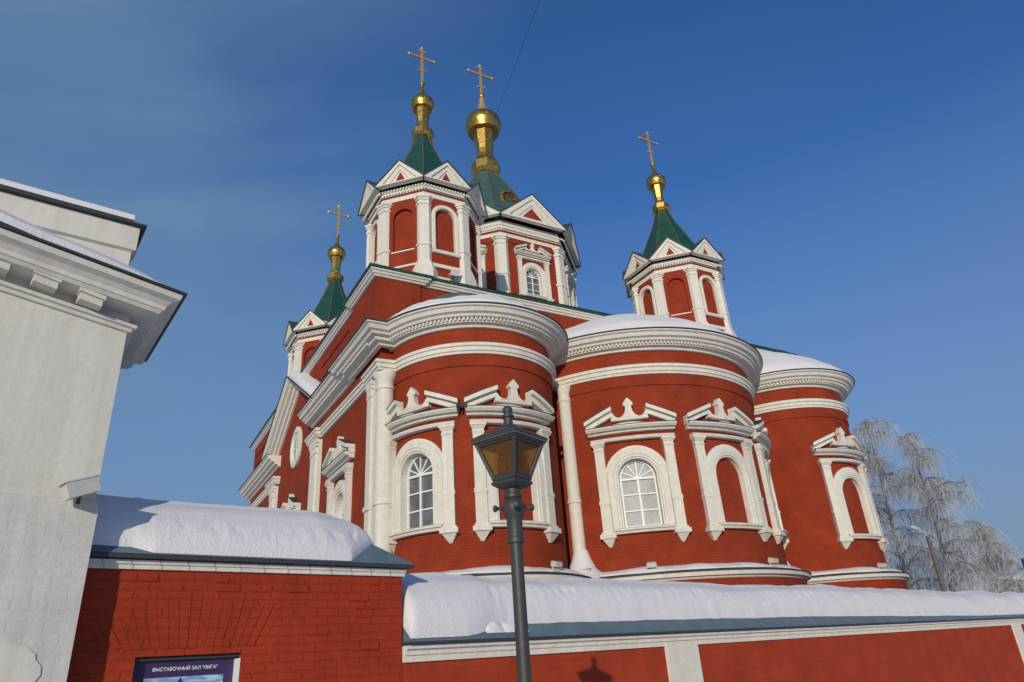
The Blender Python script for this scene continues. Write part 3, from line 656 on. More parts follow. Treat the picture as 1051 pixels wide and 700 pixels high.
def dome(drum_, skirt, onion, kz, kr, cz0, cz1, zbar, half):
    d = MB(); lathe(d, 0, 0, skirt, 8, off=R_(22.5)); d.build('dome_neck', M['gold'], drum_)
    d = MB(); lathe(d, 0, 0, onion, 28); d.build('gilded_dome', M['gold'], drum_, smooth=True)
    d = MB(); lathe(d, 0, 0, [(0, kz - kr)] + [(kr * math.sin(t), kz - kr * math.cos(t)) for t in [math.pi * i / 8 for i in range(1, 8)]] + [(0, kz + kr)], 14); d.build('orb', M['gold'], drum_, smooth=True)
    m = Plane(0, 0, 0); c = MB(); h = half; tk = 0.056 * half / 0.7
    box(c, m, -tk, tk, -tk, tk, cz0, cz1)
    box(c, m, -h, h, -tk * 0.9, tk * 0.9, zbar - tk, zbar + tk)
    box(c, m, -h * 0.3, h * 0.3, -tk * 0.85, tk * 0.85, zbar + 0.62 * h - tk * 0.8, zbar + 0.62 * h + tk * 0.8)
    A = [(-h * 0.36, -tk * 0.8, zbar - 1.42 * h), (-h * 0.36, tk * 0.8, zbar - 1.42 * h), (-h * 0.36, tk * 0.8, zbar - 1.42 * h + 1.5 * tk), (-h * 0.36, -tk * 0.8, zbar - 1.42 * h + 1.5 * tk)]
    B = [(-p[0], p[1], p[2] + 0.20 * h) for p in A]; loft(c, m, A, B)
    for s, z in ((-h, zbar), (h, zbar), (0, cz1)):
        lathe(c, s, 0, [(0, z - tk * 1.7), (tk * 1.5, z - tk), (tk * 1.7, z), (tk * 1.5, z + tk), (0, z + tk * 1.7)], 8)
    c.build('cross', M['cross'], drum_)
def small_tower(u, v, dzt=0.0):
    niche = lambda k: (0.0, 0.44, 15.5, 17.15, 0.44)
    corn = [(-0.05, 18.34), (0.10, 18.35), (0.14, 18.42), (0.22, 18.47), (0.26, 18.48), (0.30, 18.53), (0.38, 18.56), (0.43, 18.64), (0.43, 18.69), (0.0, 18.70)]
    tent = [(2.2, 18.75), (1.82, 19.75), (1.08, 21.37), (0.64, 22.35), (0.36, 23.28)]
    d = drum('tower_drum', (u, v, dzt), 2.45, 13.3, None, niche, 18.0, 18.36, (0.36, 0.13, 14.85, 15.62), corn, (1.12, 0.42), tent, church)
    apo = 2.45 * C8
    for k in range(8):
        m = Plane(-math.sin(R_(45 * k)) * apo, -math.cos(R_(45 * k)) * apo, R_(45 * k))
        n = MB(); archfill(n, m, 0, 0.45, 15.45, 17.15, -0.13); n.build('blind_niche', M['red'], d)
        a = MB()
        if k % 2 == 0:
            arch(a, m, 0, 0.44, 15.46, 17.15, [(0, -0.13), (0, 0.05), (0.04, 0.07), (0.15, 0.07), (0.17, 0.04), (0.17, -0.02)]); a.build('niche_surround', M['white'], d)
            a = MB(); prof(a, m, [(-0.13, 15.38), (-0.02, 15.30), (0.10, 15.30), (0.13, 15.36), (0.13, 15.43), (-0.13, 15.49)], -0.60, 0.60); a.build('sill', M['white'], d)
            a = MB(); prof(a, m, [(-0.02, 14.62), (0.09, 14.62), (0.09, 14.78), (-0.02, 14.82)], -0.60, 0.60); a.build('base_ledge', M['white'], d)
        else:
            arch(a, m, 0, 0.44, 15.46, 17.15, [(0, -0.13), (0, 0.012), (0.02, 0.012), (0.02, -0.02)]); a.build('niche_surround', M['red'], d)
            a = MB(); prof(a, m, [(-0.13, 15.46), (0.045, 15.46), (0.045, 15.51), (-0.13, 15.53)], -0.52, 0.52); a.build('sill', M['snow'], d)
            a = MB(); prof(a, m, [(-0.02, 14.72), (0.05, 14.72), (0.05, 14.80), (-0.02, 14.82)], -0.58, 0.58); a.build('base_ledge', M['white'], d)
    a = MB(); sweep(a, octp(2.45), [(-0.05, 13.35), (0.22, 13.35), (0.22, 14.12), (0.16, 14.2), (-0.05, 14.21)], plan, closed=True); a.build('tower_base', M['white'], d)
    dome(d, [(0.42, 23.2), (0.54, 23.32), (0.54, 23.62), (0.34, 23.74), (0.285, 23.95), (0.285, 24.2), (0.375, 25.06), (0.34, 25.1)],
         [(0.33, 25.04), (0.49, 25.04), (0.51, 25.10), (0.575, 25.22), (0.595, 25.36), (0.56, 25.55), (0.45, 25.72), (0.30, 25.86), (0.18, 26.0), (0.11, 26.25), (0.08, 26.6), (0, 26.6)], 26.72, 0.15, 26.8, 29.2, 28.55, 0.68)
    return d
def copy_tree(o, parent):
    c = o.copy(); COL.objects.link(c); c.parent = parent
    for ch in list(o.children): copy_tree(ch, c)
    return c
T1 = small_tower(2.742, 3.429)
for (u, v) in ((17.68, 3.43), (2.74, 18.37), (17.68, 18.37)):
    t = copy_tree(T1, church); t.location = (u, v, 0)
cornC = [(-0.05, 21.32), (0.14, 21.34), (0.20, 21.46), (0.30, 21.52), (0.38, 21.55), (0.44, 21.66), (0.52, 21.72), (0.60, 21.90), (0.60, 21.98), (0.0, 22.0)]
tentC = [(4.3, 22.2), (3.45, 23.8), (1.85, 26.9), (1.0, 28.3), (0.62, 28.95)]
wz = 17.52; wk = 0.73
CT = drum('lantern_drum', (10.3, 10.9, 0), 4.95, 13.4, None, lambda k: hole(0, wz, wk), 20.95, 21.4, (0.44, 0.14, 16.2, 18.6), cornC, (1.85, 0.56), tentC, church)
apo = 4.95 * C8
for k in range(8):
    m = Plane(10.3 - math.sin(R_(45 * k)) * apo, 10.9 - math.cos(R_(45 * k)) * apo, R_(45 * k))
    window(m, church, True, 'glass', k=wk, z0=wz, snow=False)
    m2 = Plane(-math.sin(R_(45 * k)) * apo, -math.cos(R_(45 * k)) * apo, R_(45 * k))
    f_ = MB(); box(f_, m2, -1.5, 1.5, -0.02, 0.04, 20.62, 20.92); f_.build('drum_frieze', M['red'], CT)
dome(CT, [(0.74, 28.85), (0.97, 29.1), (0.97, 29.65), (0.66, 30.1), (0.55, 30.5), (0.55, 30.9), (0.74, 32.45), (0.6, 32.5)],
     [(0.6, 32.42), (1.04, 32.42), (1.07, 32.54), (1.20, 32.78), (1.24, 33.05), (1.18, 33.4), (1.0, 33.72), (0.74, 33.98), (0.5, 34.14), (0, 34.18)], 35.72, 0.22, 35.8, 38.55, 37.75, 0.92)
d_ = MB(); lathe(d_, 0, 0, [(0.56, 34.10), (0.40, 34.35), (0.27, 34.8), (0.19, 35.3), (0.15, 35.62), (0, 35.62)], 20); d_.build('dome_spire', M['cross'], CT, smooth=True)
# round gilded dormers on the central tent
for k in (0, 2, 4, 6):
    ph = R_(45 * k); m = Plane(-math.sin(ph) * 2.05, -math.cos(ph) * 2.05, ph); zc = 25.35; q = MB()
    circ = lambda r, d: [m(r * math.cos(2 * math.pi * i / 20), d, zc + r * math.sin(2 * math.pi * i / 20)) for i in range(20)]
    rings = [circ(0.60, -0.9), circ(0.60, 0.55), circ(0.44, 0.60), circ(0.42, 0.50)]
    for a, b in zip(rings, rings[1:]):
        for i in range(20): q.face([a[i], a[(i + 1) % 20], b[(i + 1) % 20], b[i]])
    dr = q.build('round_dormer', M['gold'], CT, smooth=True)
    q = MB(); q.face(circ(0.425, 0.505)); q.build('medallion', M['icon'], dr)
    q = MB()
    for a in range(0, 180, 45): 
        t = R_(a); A = [(-0.42 * math.cos(t) - 0.03 * math.sin(t), 0.51, zc - 0.42 * math.sin(t) + 0.03 * math.cos(t)), (-0.42 * math.cos(t) + 0.03 * math.sin(t), 0.51, zc - 0.42 * math.sin(t) - 0.03 * math.cos(t)), (-0.42 * math.cos(t) + 0.03 * math.sin(t), 0.535 + a * 1e-5, zc - 0.42 * math.sin(t) - 0.03 * math.cos(t)), (-0.42 * math.cos(t) - 0.03 * math.sin(t), 0.535 + a * 1e-5, zc - 0.42 * math.sin(t) + 0.03 * math.cos(t))]
        B = [(p[0] + 0.84 * math.cos(t), p[1], p[2] + 0.84 * math.sin(t)) for p in A]; loft(q, m, A, B)
    q.build('medallion_grille', M['gold'], dr)

# little iron bracket where the two pediments of the left apse meet
b = MB(); mm_ = Cyl(U1, 0, R1, R_(31.5))
for k in range(4):
    a0 = -0.12 + 0.08 * k; tube(b, [mm_(a0, -0.02, 7.30), mm_(a0, 0.30, 7.32), mm_(a0 + 0.02, 0.42, 7.18)], 0.028, 6)
box(b, mm_, -0.16, 0.16, 0.18, 0.24, 7.27, 7.34); b.build('iron_bracket', M['edge'], church)
# ---- small floodlights resting on the church
def floodlight(cx, cy, R, ph, label, z=2.40, d0=0.42, k=0.85):
    m0 = Cyl(cx, cy, R, R_(ph)); p = m0(0, d0, z); wp = church_pt(*p)
    o = empty('floodlight', wp, TH - R_(ph)); tag(o, label, 'floodlight', 'floodlights on the church ledges')
    m = Plane(0, 0, 0); b = MB()
    A = [(-0.17 * k, -0.10 * k, 0.10 * k), (-0.17 * k, 0.13 * k, 0.04 * k), (-0.17 * k, 0.17 * k, 0.20 * k), (-0.17 * k, -0.06 * k, 0.26 * k)]; B = [(-p_[0], p_[1], p_[2]) for p_ in A]; loft(b, m, A, B)
    b.build('housing', M['box'], o)
    b = MB(); A = [(-0.14 * k, -0.06 * k, 0.263 * k), (-0.14 * k, 0.15 * k, 0.208 * k), (-0.14 * k, 0.15 * k, 0.222 * k), (-0.14 * k, -0.06 * k, 0.277 * k)]; B = [(-p_[0], p_[1], p_[2]) for p_ in A]; loft(b, m, A, B); b.build('lens', M['glass2'], o)
    b = MB(); box(b, m, -0.19 * k, -0.175 * k, -0.02, 0.02, 0.0, 0.17 * k); box(b, m, 0.175 * k, 0.19 * k, -0.02, 0.02, 0.0, 0.17 * k); box(b, m, -0.19 * k, 0.19 * k, -0.021, 0.021, -0.10, 0.002); b.build('bracket', M['box'], o)
floodlight(U1, 0, R1, -17, 'white floodlight on the ledge of the left apse, beside the lamp post', d0=0.40)
floodlight(U2, V2, R2, 58, 'white floodlight in the corner snow between the left and middle apses')
floodlight(U2, V2, R2, 37, 'white floodlight under the glazed window of the middle apse')
floodlight(U2, V2, R2, -8, 'tilted white floodlight under the blind window of the middle apse')
floodlight(U3, 0, R1, 2, 'white floodlight on the ledge of the right apse')
fo = empty('floodlight', church_pt(2.9, 0.80, 13.85), TH); tag(fo, 'small grey floodlight at the foot of the nearest green-roofed tower', 'floodlight', 'floodlights on the church ledges')
m = Plane(0, 0, 0)
b = MB(); taper(b, m, (-0.20, 0.16, -0.12, 0.08, 0.30), (-0.08, 0.28, -0.10, 0.10, 0.58)); b.build('housing', M['box'], fo)
b = MB(); box(b, m, -0.02, 0.02, -0.06, -0.02, -0.15, 0.31); b.build('bracket', M['edge'], fo)

# ------------------------------------------------------------------ street walls
WB = Vector((-1.55, 8.90)); WA = R_(42.65)
wd = (math.cos(WA), math.sin(WA)); wn_ = (wd[1], -wd[0])
class WM:
    curved = False
    def __call__(s, a, d, z): return (a, -d, z)
wm = WM()          # local frame of an Empty at the wall corner: x along, -y outward
def wall_empty(name): return empty(name, (WB.x, WB.y, 0), WA)
low = wall_empty('street_wall'); tag(low, 'long low red street wall with white cornice and thick snow on its metal cap', 'wall')
LE = 34.0
mb = MB(); wallcols(mb, wm, 0.006, LE, -1.9, 0.10, [], 1.0); box(mb, wm, 0.006, LE, -0.95, -0.90, -1.9, 0.10); mb.build('wall', M['redlow'], low)
c = MB(); prof(c, wm, [(-0.9, 0.085), (0.035, 0.085), (0.04, 0.155), (0.065, 0.16), (0.07, 0.205), (0.12, 0.225), (0.125, 0.262), (-0.9, 0.265)], 0.012, LE); c.build('cornice', M['white'], low)
c = MB(); prof(c, wm, [(-0.4, 0.27), (0.165, 0.268), (0.17, 0.292), (0.15, 0.305), (-0.4, 0.30)], 0.02, LE); c.build('gutter', M['edge'], low)
c = MB(); prof(c, wm, [(0.165, 0.300), (-0.46, 0.86), (-1.08, 0.30)], 0.03, LE); c.build('roof_sheet', M['sheet'], low)
for s in (5.38, 23.3, 33.0):
    p = MB(); box(p, wm, s - 0.42, s + 0.42, -0.02, 0.055, -1.9, 0.15); p.build('pilaster', M['white'], low)
def wall_snow(s0, s1, n, eave, ridge, lift, seed, base, hip=False, open_left=True):
    """lumpy snow lying on a gabled cap: a height field over the sheet, rounded at its edges"""
    mb = MB(); m_ = 44; prev = None
    (de, ze), (dr, zr) = eave, ridge; sl_ = (zr - ze) / (de - dr); rows = []
    def edge(x, w_): x = max(0.0, min(1.0, x / w_)); return math.sqrt(max(0.0, 1 - (1 - x) ** 2))
    for i in range(n + 1):
        s = s0 + (s1 - s0) * i / n
        fr = base(s) + 0.03 * nz1(s * 0.7, seed) + 0.016 * nz1(s * 3.1, seed + 5) + 0.004 * nz1(s * 10, seed + 8)
        df = de - max(0.015, fr) * (de - dr); db = 2 * dr - de + 0.08; hx = (s1 - s)
        if hip:
            hh = max(0.0, (hx + 0.01) * 0.67); df = min(df, dr + max(0.02, hh)); db = max(db, dr - max(0.02, hh))
        row = []
        for j in range(m_ + 1):
            t = j / m_; t = t * t * 0.5 + t * 0.5; d = df + (db - df) * t
            sh = ze + sl_ * min(de - d, d - (2 * dr - de))
            if hip: sh = min(sh, ze + max(0.0, hx) * 0.62)
            e = edge(df - d, 0.20) * edge(d - db, 0.20)
            if hip: e *= min(1.0, max(0.0, hx) / 1.15) ** 0.75
            if open_left: e *= 0.25 + 0.75 * edge(s - s0, 0.14)
            q = (de - d) / (de - dr)
            th = lift * (1 + 0.16 * nz1(s * 0.55, d * 1.6, seed) + 0.05 * nz1(s * 2.1, d * 2.5, seed + 4)) * (0.72 + 0.40 * max(0, 1 - (q - 1) ** 2))
            lowq = max(0.0, 1 - (df - d) / 0.22)
            th += lowq * (0.024 * nz1(s * 9, d * 11, seed) + 0.020 * nz1(s * 24, d * 24, seed)) * (df - d > 0.004)
            crk = math.exp(-((df - d - 0.13) / 0.035) ** 2) * max(0.0, nz1(s * 7, seed + 20) + 0.1) * max(0.0, nz1(s * 0.9, seed + 31) + 0.25)
            th -= 0.16 * crk
            rr = 0.13 * math.exp(-((d - dr) / 0.20) ** 2) * (min(1, max(0, (hx - 0.25) / 0.55)) if hip else 1)
            row.append(wm(s, d + 0.045 * e * lowq, sh + 0.004 + max(0.0, th * e - rr * e)))
        rows.append(row)
    for a, b in zip(rows, rows[1:]):
        for k in range(m_): mb.face([a[k], b[k], b[k + 1], a[k + 1]])
    mb.face(rows[0] + [wm(s0, 2 * dr - de + 0.08, ze - 0.0)] + [wm(s0, de - 0.03, ze)])
    return mb
lo_base = lambda s: (0.05 + 0.26 * min(1, max(0, (s - 0.9) / 0.8))) if s < 1.8 else (0.31 if s < 10 else 0.31 - 0.17 * min(1, (s - 10) / 10))
wall_snow(0.04, LE, 1000, (0.165, 0.305), (-0.46, 0.865), 0.37, 3.0, lo_base).build('snow_cap', M['snow'], low, smooth=True)
# fallen lumps lying on the bare sheet
lump = MB()
for s, w_, h in ((0.55, 0.42, 0.07), (1.38, 0.16, 0.06), (1.75, 0.22, 0.05)):
    for i in range(10):
        for j in range(5):
            def lp(i, j):
                a = s + (i / 5 - 1) * w_; q = 0.10 + 0.22 * j / 5
                d = 0.165 - 0.625 * q; z = 0.305 + 0.56 * q
                b_ = max(0, 1 - (i / 5 - 1) ** 2) ** 0.5 * max(0, 1 - (j / 2.5 - 1) ** 2) ** 0.5
                return wm(a, d + 0.5 * h * b_, z + 0.008 + h * b_ * (1 + 0.5 * nz1(a * 9, j)))
            lump.face([lp(i, j), lp(i + 1, j), lp(i + 1, j + 1), lp(i, j + 1)])
lump.build('snow_lump', M['snow'], low, smooth=True)

tall = wall_empty('street_wall'); tag(tall, 'taller red brick wall section with bricked-up arch, holding the exhibition poster', 'wall')
mb = MB(); S0 = -4.6
wallcols(mb, wm, S0, 0.0, -1.9, 1.06, [(-2.40, 0.495, -1.05, 0.27, 0.0)], 0.5)
for q in ([(-2.895, 0, -1.05), (-2.895, 0, 0.27), (-2.895, -0.14, 0.27), (-2.895, -0.14, -1.05)], [(-1.905, 0, -1.05), (-1.905, 0, 0.27), (-1.905, -0.14, 0.27), (-1.905, -0.14, -1.05)], [(-2.895, 0, 0.27), (-1.905, 0, 0.27), (-1.905, -0.14, 0.27), (-2.895, -0.14, 0.27)], [(-2.895, 0, -1.05), (-1.905, 0, -1.05), (-1.905, -0.14, -1.05), (-2.895, -0.14, -1.05)], [(-2.895, -0.139, -1.05), (-1.905, -0.139, -1.05), (-1.905, -0.139, 0.27), (-2.895, -0.139, 0.27)]):
    mb.face([wm(*p) for p in q])
q = [(0, 0, -1.9), (0, -0.95, -1.9), (0, -0.95, 1.06), (0, 0, 1.06)]; mb.face([wm(*p) for p in q], [(p[1], p[2]) for p in q])
box(mb, wm, S0, 0.0, -1.0, -0.95, -1.9, 1.06)
# flat arch of upright bricks over the niche
na = 17
for i in range(na):
    t = (i - (na - 1) / 2) / ((na - 1) / 2); x0 = -2.40 + t * 0.66; x1 = -2.40 + t * 0.86; za, zb = 0.32 + 0.03 * random.random(), 0.74 - 0.10 * t * t + 0.09 * random.random()
    h = 0.0355; dp = 0.003 + 0.006 * random.random()
    A = [(x0 - h, -0.01, za), (x0 + h, -0.01, za), (x0 + h, dp, za), (x0 - h, dp, za)]; B = [(x1 - h * 1.25, -0.01, zb), (x1 + h * 1.25, -0.01, zb), (x1 + h * 1.25, dp * 0.8, zb), (x1 - h * 1.25, dp * 0.8, zb)]
    loft(mb, wm, A, B)
# a few bricks standing proud in the upper courses
for i in range(34):
    s = random.uniform(-3.3, -0.3); z = 0.975 - 0.088 * random.choice((0, 0, 1, 1, 2, 3, 4, 6, 8)); 
    if abs(s + 2.4) < 0.9 and z < 0.8: continue
    l = random.choice((0.12, 0.24)); dp = random.uniform(0.004, 0.014); box(mb, wm, s, s + l, -0.01, dp, z - 0.036, z + 0.036)
mb.build('wall', M['redwall'], tall)
c = MB(); prof(c, wm, [(-0.95, 1.045), (0.03, 1.045), (0.035, 1.085), (0.055, 1.09), (0.06, 1.125), (-0.95, 1.13)], S0, 0.02); c.build('cornice', M['whitebrick'], tall)
c = MB(); prof(c, wm, [(-1.05, 1.135), (0.13, 1.135), (0.135, 1.168), (-1.05, 1.172)], S0, 0.10); c.build('gutter', M['edge'], tall)
c = MB(); hv = [(S0, 0.13, 1.173), (0.10, 0.13, 1.173), (0.10, -1.05, 1.173), (S0, -1.05, 1.173)]; rv = [(S0, -0.46, 1.72), (-0.78, -0.46, 1.72)]
for f in ([hv[0], hv[1], rv[1], rv[0]], [hv[1], hv[2], rv[1]], [hv[2], hv[3], rv[0], rv[1]]): c.face([wm(*p) for p in f])
c.build('roof_sheet', M['sheet'], tall)
wall_snow(S0, 0.09, 220, (0.13, 1.175), (-0.46, 1.715), 0.23, 8.0, lambda s: -0.04 + 0.16 * min(1, max(0, (-2.80 - s) / 0.30)) + 0.14 * min(1, max(0, (s + 0.4) / 0.4)), hip=True, open_left=False).build('snow_cap', M['snow'], tall, smooth=True)

# poster in the niche
po = wall_empty('poster'); tag(po, 'purple framed exhibition poster with a blue painting, set in the brick wall niche', 'poster')
f = MB(); box(f, wm, -2.893, -1.907, -0.137, -0.105, -1.04, 0.262); f.build('frame', M['poster'], po)
f = MB()
box(f, wm, -2.893, -1.907, -0.104, -0.05, 0.235, 0.262); f.build('top_rail', M['edge'], po)
f = MB(); box(f, wm, -1.934, -1.907, -0.104, -0.012, -1.04, 0.219); f.build('side_rail', M['frame'], po)
f = MB(); ar = [(-2.77, -0.1, -0.85), (-2.03, -0.1, -0.85), (-2.03, -0.1, 0.085), (-2.77, -0.1, 0.085)]; f.face([wm(*p) for p in ar], [((p[0] + 2.77), p[2]) for p in ar]); f.build('picture', M['art'], po)
f = MB()
for (x, w_, h) in ((-2.44, 0.055, 0.10), (-2.33, 0.045, 0.02), (-2.56, 0.06, -0.01), (-2.22, 0.07, -0.06)):
    polyx(f, wm, [(x - w_, -0.84), (x + w_, -0.84), (x + w_, h - 0.16), (x + w_ * 0.4, h - 0.06), (x, h - 0.02), (x - w_ * 0.4, h - 0.06), (x - w_, h - 0.16)], -0.0995, -0.096)
f.build('painted_shape', M['spire'], po)
def text(body, size, loc, parent, m_, name):
    cu_ = bpy.data.curves.new('t', 'FONT'); cu_.body = body; cu_.size = size; cu_.align_x = 'CENTER'; cu_.align_y = 'CENTER'; cu_.extrude = 0.001; cu_.resolution_u = 3; cu_.offset = 0.0005
    o = bpy.data.objects.new('t', cu_); COL.objects.link(o)
    dg = bpy.context.evaluated_depsgraph_get(); me = bpy.data.meshes.new_from_object(o.evaluated_get(dg)); bpy.data.objects.remove(o)
    q = bpy.data.objects.new(name, me); COL.objects.link(q); q.parent = parent; me.materials.clear(); me.materials.append(m_)
    q.location = loc; q.rotation_euler = (R_(90), 0, 0)
    return q
text('ВЫСТАВОЧНЫЙ ЗАЛ "ЛИГА"', 0.043, (-2.40, 0.102, 0.155), po, M['lettering'], 'lettering')

# ------------------------------------------------------------------ white building at the left
K = Vector((-3.96, 6.34)); fa = (0.7071, 0.7071); fnA = (0.7071, -0.7071); ga = (-0.616, 0.788)
wb = empty('white_building', (K.x, K.y, 0)); tag(wb, 'white plastered building corner with modillion cornice and snowy eaves', 'building')
def loc2(p): return (p[0], p[1])
fl = lambda s: (fa[0] * s, fa[1] * s)
RAKE = 0.16          # the front cornice climbs gently away from the corner
def rk(x, y, z): return (x, y, z + RAKE * max(0.0, min(6.0, -(x * fa[0] + y * fa[1]) if (x * fnA[0] + y * fnA[1]) > -0.7 and (x * fa[0] + y * fa[1]) < 0 else 0.0)))
back = (ga[0] * 1.30, ga[1] * 1.30)
planp = [fl(-9.0), (0, 0), back, (back[0] - 5.0, back[1] - 1.5)]
mb = MB(); sweep(mb, planp, [(-0.3, -1.9), (0.0, -1.9), (0.0, 3.75), (-0.3, 3.75)], plan); mb.build('wall', M['plaster'], wb)
mb = MB(); sweep(mb, planp, [(-0.02, -1.9), (0.035, -1.9), (0.035, 1.52), (0.02, 1.60), (-0.02, 1.62)], plan); mb.build('lower_wall', M['plaster2'], wb)
mb = MB(); sweep(mb, planp, [(-0.02, 3.335), (0.03, 3.338), (0.04, 3.37), (0.07, 3.375), (0.08, 3.405), (-0.02, 3.41)], rk); mb.build('bed_moulding', M['plaster'], wb)
CP = [(-0.02, 3.520), (0.235, 3.525), (0.26, 3.555), (0.275, 3.558), (0.285, 3.60), (0.33, 3.64), (0.395, 3.66), (0.41, 3.715), (-0.02, 3.72)]
mb = MB(); sweep(mb, planp, CP, rk); mb.build('cornice', M['plaster'], wb)
class FM:
    curved = False
    def __call__(s, a, d, z): return (fa[0] * a + fnA[0] * d, fa[1] * a + fnA[1] * d, z + (RAKE * max(0, min(6.0, -a)) if z > 3 else 0))
fm = FM()
for s in [-0.01 - 0.40 * i for i in range(1, 20)]:
    b = MB(); box(b, fm, s - 0.10, s + 0.10, -0.02, 0.205, 3.408, 3.482); box(b, fm, s - 0.118, s + 0.118, -0.02, 0.23, 3.480, 3.523); b.build('modillion', M['plaster'], wb)
mb = MB(); pp = []
for i in range(61):
    s = -9.0 + 9.0 * i / 60; pp.append(fl(s))
mb = MB(); sweep(mb, planp, [(-0.1, 3.740), (0.445, 3.718), (0.45, 3.733), (-0.1, 3.77)], rk); mb.build('eave', M['edge'], wb)
# parapet storey set back above the cornice
off = -0.59
def inset(p, d, e=0.0): return (p[0] + fnA[0] * d + ga[0] * e, p[1] + fnA[1] * d + ga[1] * e)
pb = [inset(fl(-9.0), off, 0.06), (inset((0, 0), off)[0] + 0.0 + ga[0] * 0.16, inset((0, 0), off)[1] + ga[1] * 0.16), (back[0] + fnA[0] * off, back[1] + fnA[1] * off)]
pbc = [(-0.40 - 7.09, 0.435 - 5.54), (-0.40, 0.435), (-0.40 + ga[0] * 0.75, 0.435 + ga[1] * 0.75)]
mb = MB(); sweep(mb, pbc, [(-0.3, 3.6), (0.0, 3.6), (0.0, 4.62), (0.04, 4.64), (0.04, 4.95), (-0.3, 4.95)], plan); mb.build('parapet', M['plaster'], wb)
mb = MB(); sweep(mb, pbc, [(-0.3, 4.96), (0.10, 4.955), (0.105, 4.975), (-0.3, 5.02)], plan); mb.build('parapet_flashing', M['edge'], wb)
mb = MB(); sweep(mb, [(-0.43 - 7.09, 0.405 - 5.54), (-0.43, 0.405)], [(-0.5, 5.02), (0.11, 4.99), (0.10, 5.06), (0.0, 5.13), (-0.2, 5.18), (-0.5, 5.2)], plan); mb.build('parapet_snow', M['snow'], wb, smooth=True)
# snow on the cornice ledge, with a sagging front edge
sn = MB(); prev = None
for i in range(121):
    s = -9.0 + 9.30 * i / 120; dr = 0.40 + 0.05 * nz1(s * 1.3, 2.2); hz = 0.105 + 0.05 * nz1(s * 0.9, 6.0); en = min(1, max(0.02, (0.30 - s) / 0.3)) ** 0.6
    ring = [fm(s, d, z) for d, z in ((-0.62, 3.76), (dr, 3.742), (dr - 0.01, 3.752 + hz * 0.7 * en), (dr - 0.15, 3.79 + hz * 1.4 * en), (0.0, 3.79 + hz * 2.4 * en), (-0.62, 3.80 + hz * 3.2 * en))]
    if prev:
        for k in range(6): sn.face([prev[k], ring[k], ring[(k + 1) % 6], prev[(k + 1) % 6]])
    else: sn.face(ring)
    prev = ring
sn.face(prev[::-1]); sn.build('ledge_snow', M['snow'], wb, smooth=True)
pt = MB(); pts_ = []
for i in range(26):
    t = 2 * math.pi * i / 26; pts_.append((-0.48 + 0.30 * math.cos(t) * (1 + 0.25 * nz1(i * 0.9, 1.1)), 0.16 + 0.25 * math.sin(t) * (1 + 0.3 * nz1(i * 0.8, 5.1))))
polyx(pt, fm, pts_, 0.03, 0.046); pt.build('plaster_patch', M['plaster'], wb)
# security camera on the corner
cc = empty('security_camera', (K.x + fm(-0.19, 0, 0)[0], K.y + fm(-0.19, 0, 0)[1], 1.68)); tag(cc, 'beige box security camera mounted on the corner of the white building', 'camera')
class CM:
    curved = False
    def __init__(s): 
        a = Vector((fa[0], fa[1], 0.0)); s.ax = (a * 0.86 + Vector((fnA[0], fnA[1], 0)) * -0.15 + Vector((0, 0, 0.36))).normalized(); s.n = Vector((fnA[0], fnA[1], 0)); s.n = (s.n - s.ax * s.n.dot(s.ax)).normalized(); s.z = s.ax.cross(s.n) * -1
        if s.z.z < 0: s.z = -s.z
        s.o = Vector((fnA[0], fnA[1], 0)) * 0.16
    def __call__(s, a, d, z): return tuple(s.o + s.ax * a + s.n * d + s.z * z)
cm = CM()
b = MB(); box(b, cm, -0.12, 0.15, -0.065, 0.065, -0.085, 0.05); b.build('housing', M['cctv'], cc)
b = MB(); box(b, cm, -0.14, 0.18, -0.07, 0.07, 0.052, 0.064); b.build('sun_shield', M['cctv'], cc)
b = MB(); box(b, cm, 0.1505, 0.153, -0.045, 0.045, -0.04, 0.04); b.build('lens', M['black'], cc)
b = MB(); tube(b, [tuple(Vector(cm(0.02, 0, -0.051))), tuple(Vector(fm(0.03, 0.10, -0.09))), tuple(Vector(fm(0.06, -0.02, -0.12)))], 0.018, 8); b.build('bracket', M['black'], cc)

# ------------------------------------------------------------------ street lamp in front
LX, LY = -0.072 * 0.89, 5.0 * 0.89
lamp = empty('street_lamp', (LX, LY, -1.65 * 0.89)); lamp.scale = (0.89, 0.89, 0.89); tag(lamp, 'black cast iron street lamp with a four sided amber glass lantern', 'street lamp')
def zl(z): return z + 1.65
def lth(name, pr, n=20, parent=lamp, smooth=True, mm='iron', off=0.0):
    q = MB(); lathe(q, 0, 0, [(r, zl(z)) for r, z in pr], n, off=off); return q.build(name, M[mm], parent, smooth=smooth)
lth('post', [(0.0, -1.95), (0.13, -1.95), (0.13, -1.5), (0.09, -1.42), (0.075, -1.0), (0.052, -0.9), (0.046, -0.2), (0.044, 0.765), (0.0, 0.765)])
lth('collar', [(0.0, 0.755), (0.060, 0.758), (0.064, 0.785), (0.058, 0.80), (0.056, 0.80), (0.056, 0.92), (0.064, 0.94), (0.082, 0.985), (0.084, 1.02), (0.068, 1.05), (0.056, 1.065), (0.066, 1.075), (0.066, 1.095), (0.055, 1.105), (0.055, 1.135), (0.0, 1.14)])
PHI = R_(9.5)            # the front corner stands a little right of the view line
ca = Vector((math.sin(PHI), -math.cos(PHI), 0)); cb = Vector((math.cos(PHI), math.sin(PHI), 0))
for an in (ca, cb, -ca, -cb):
    q = MB(); tt = an.normalized(); ang = 0
    pts = [tuple(tt * r + Vector((0, 0, zl(1.002)))) for r in (0.05, 0.10, 0.112, 0.125, 0.135, 0.145, 0.150)]
    tube(q, pts, [0.012, 0.012, 0.012, 0.022, 0.026, 0.020, 0.004], 10); q.build('arm_knob', M['iron'], lamp, smooth=True)
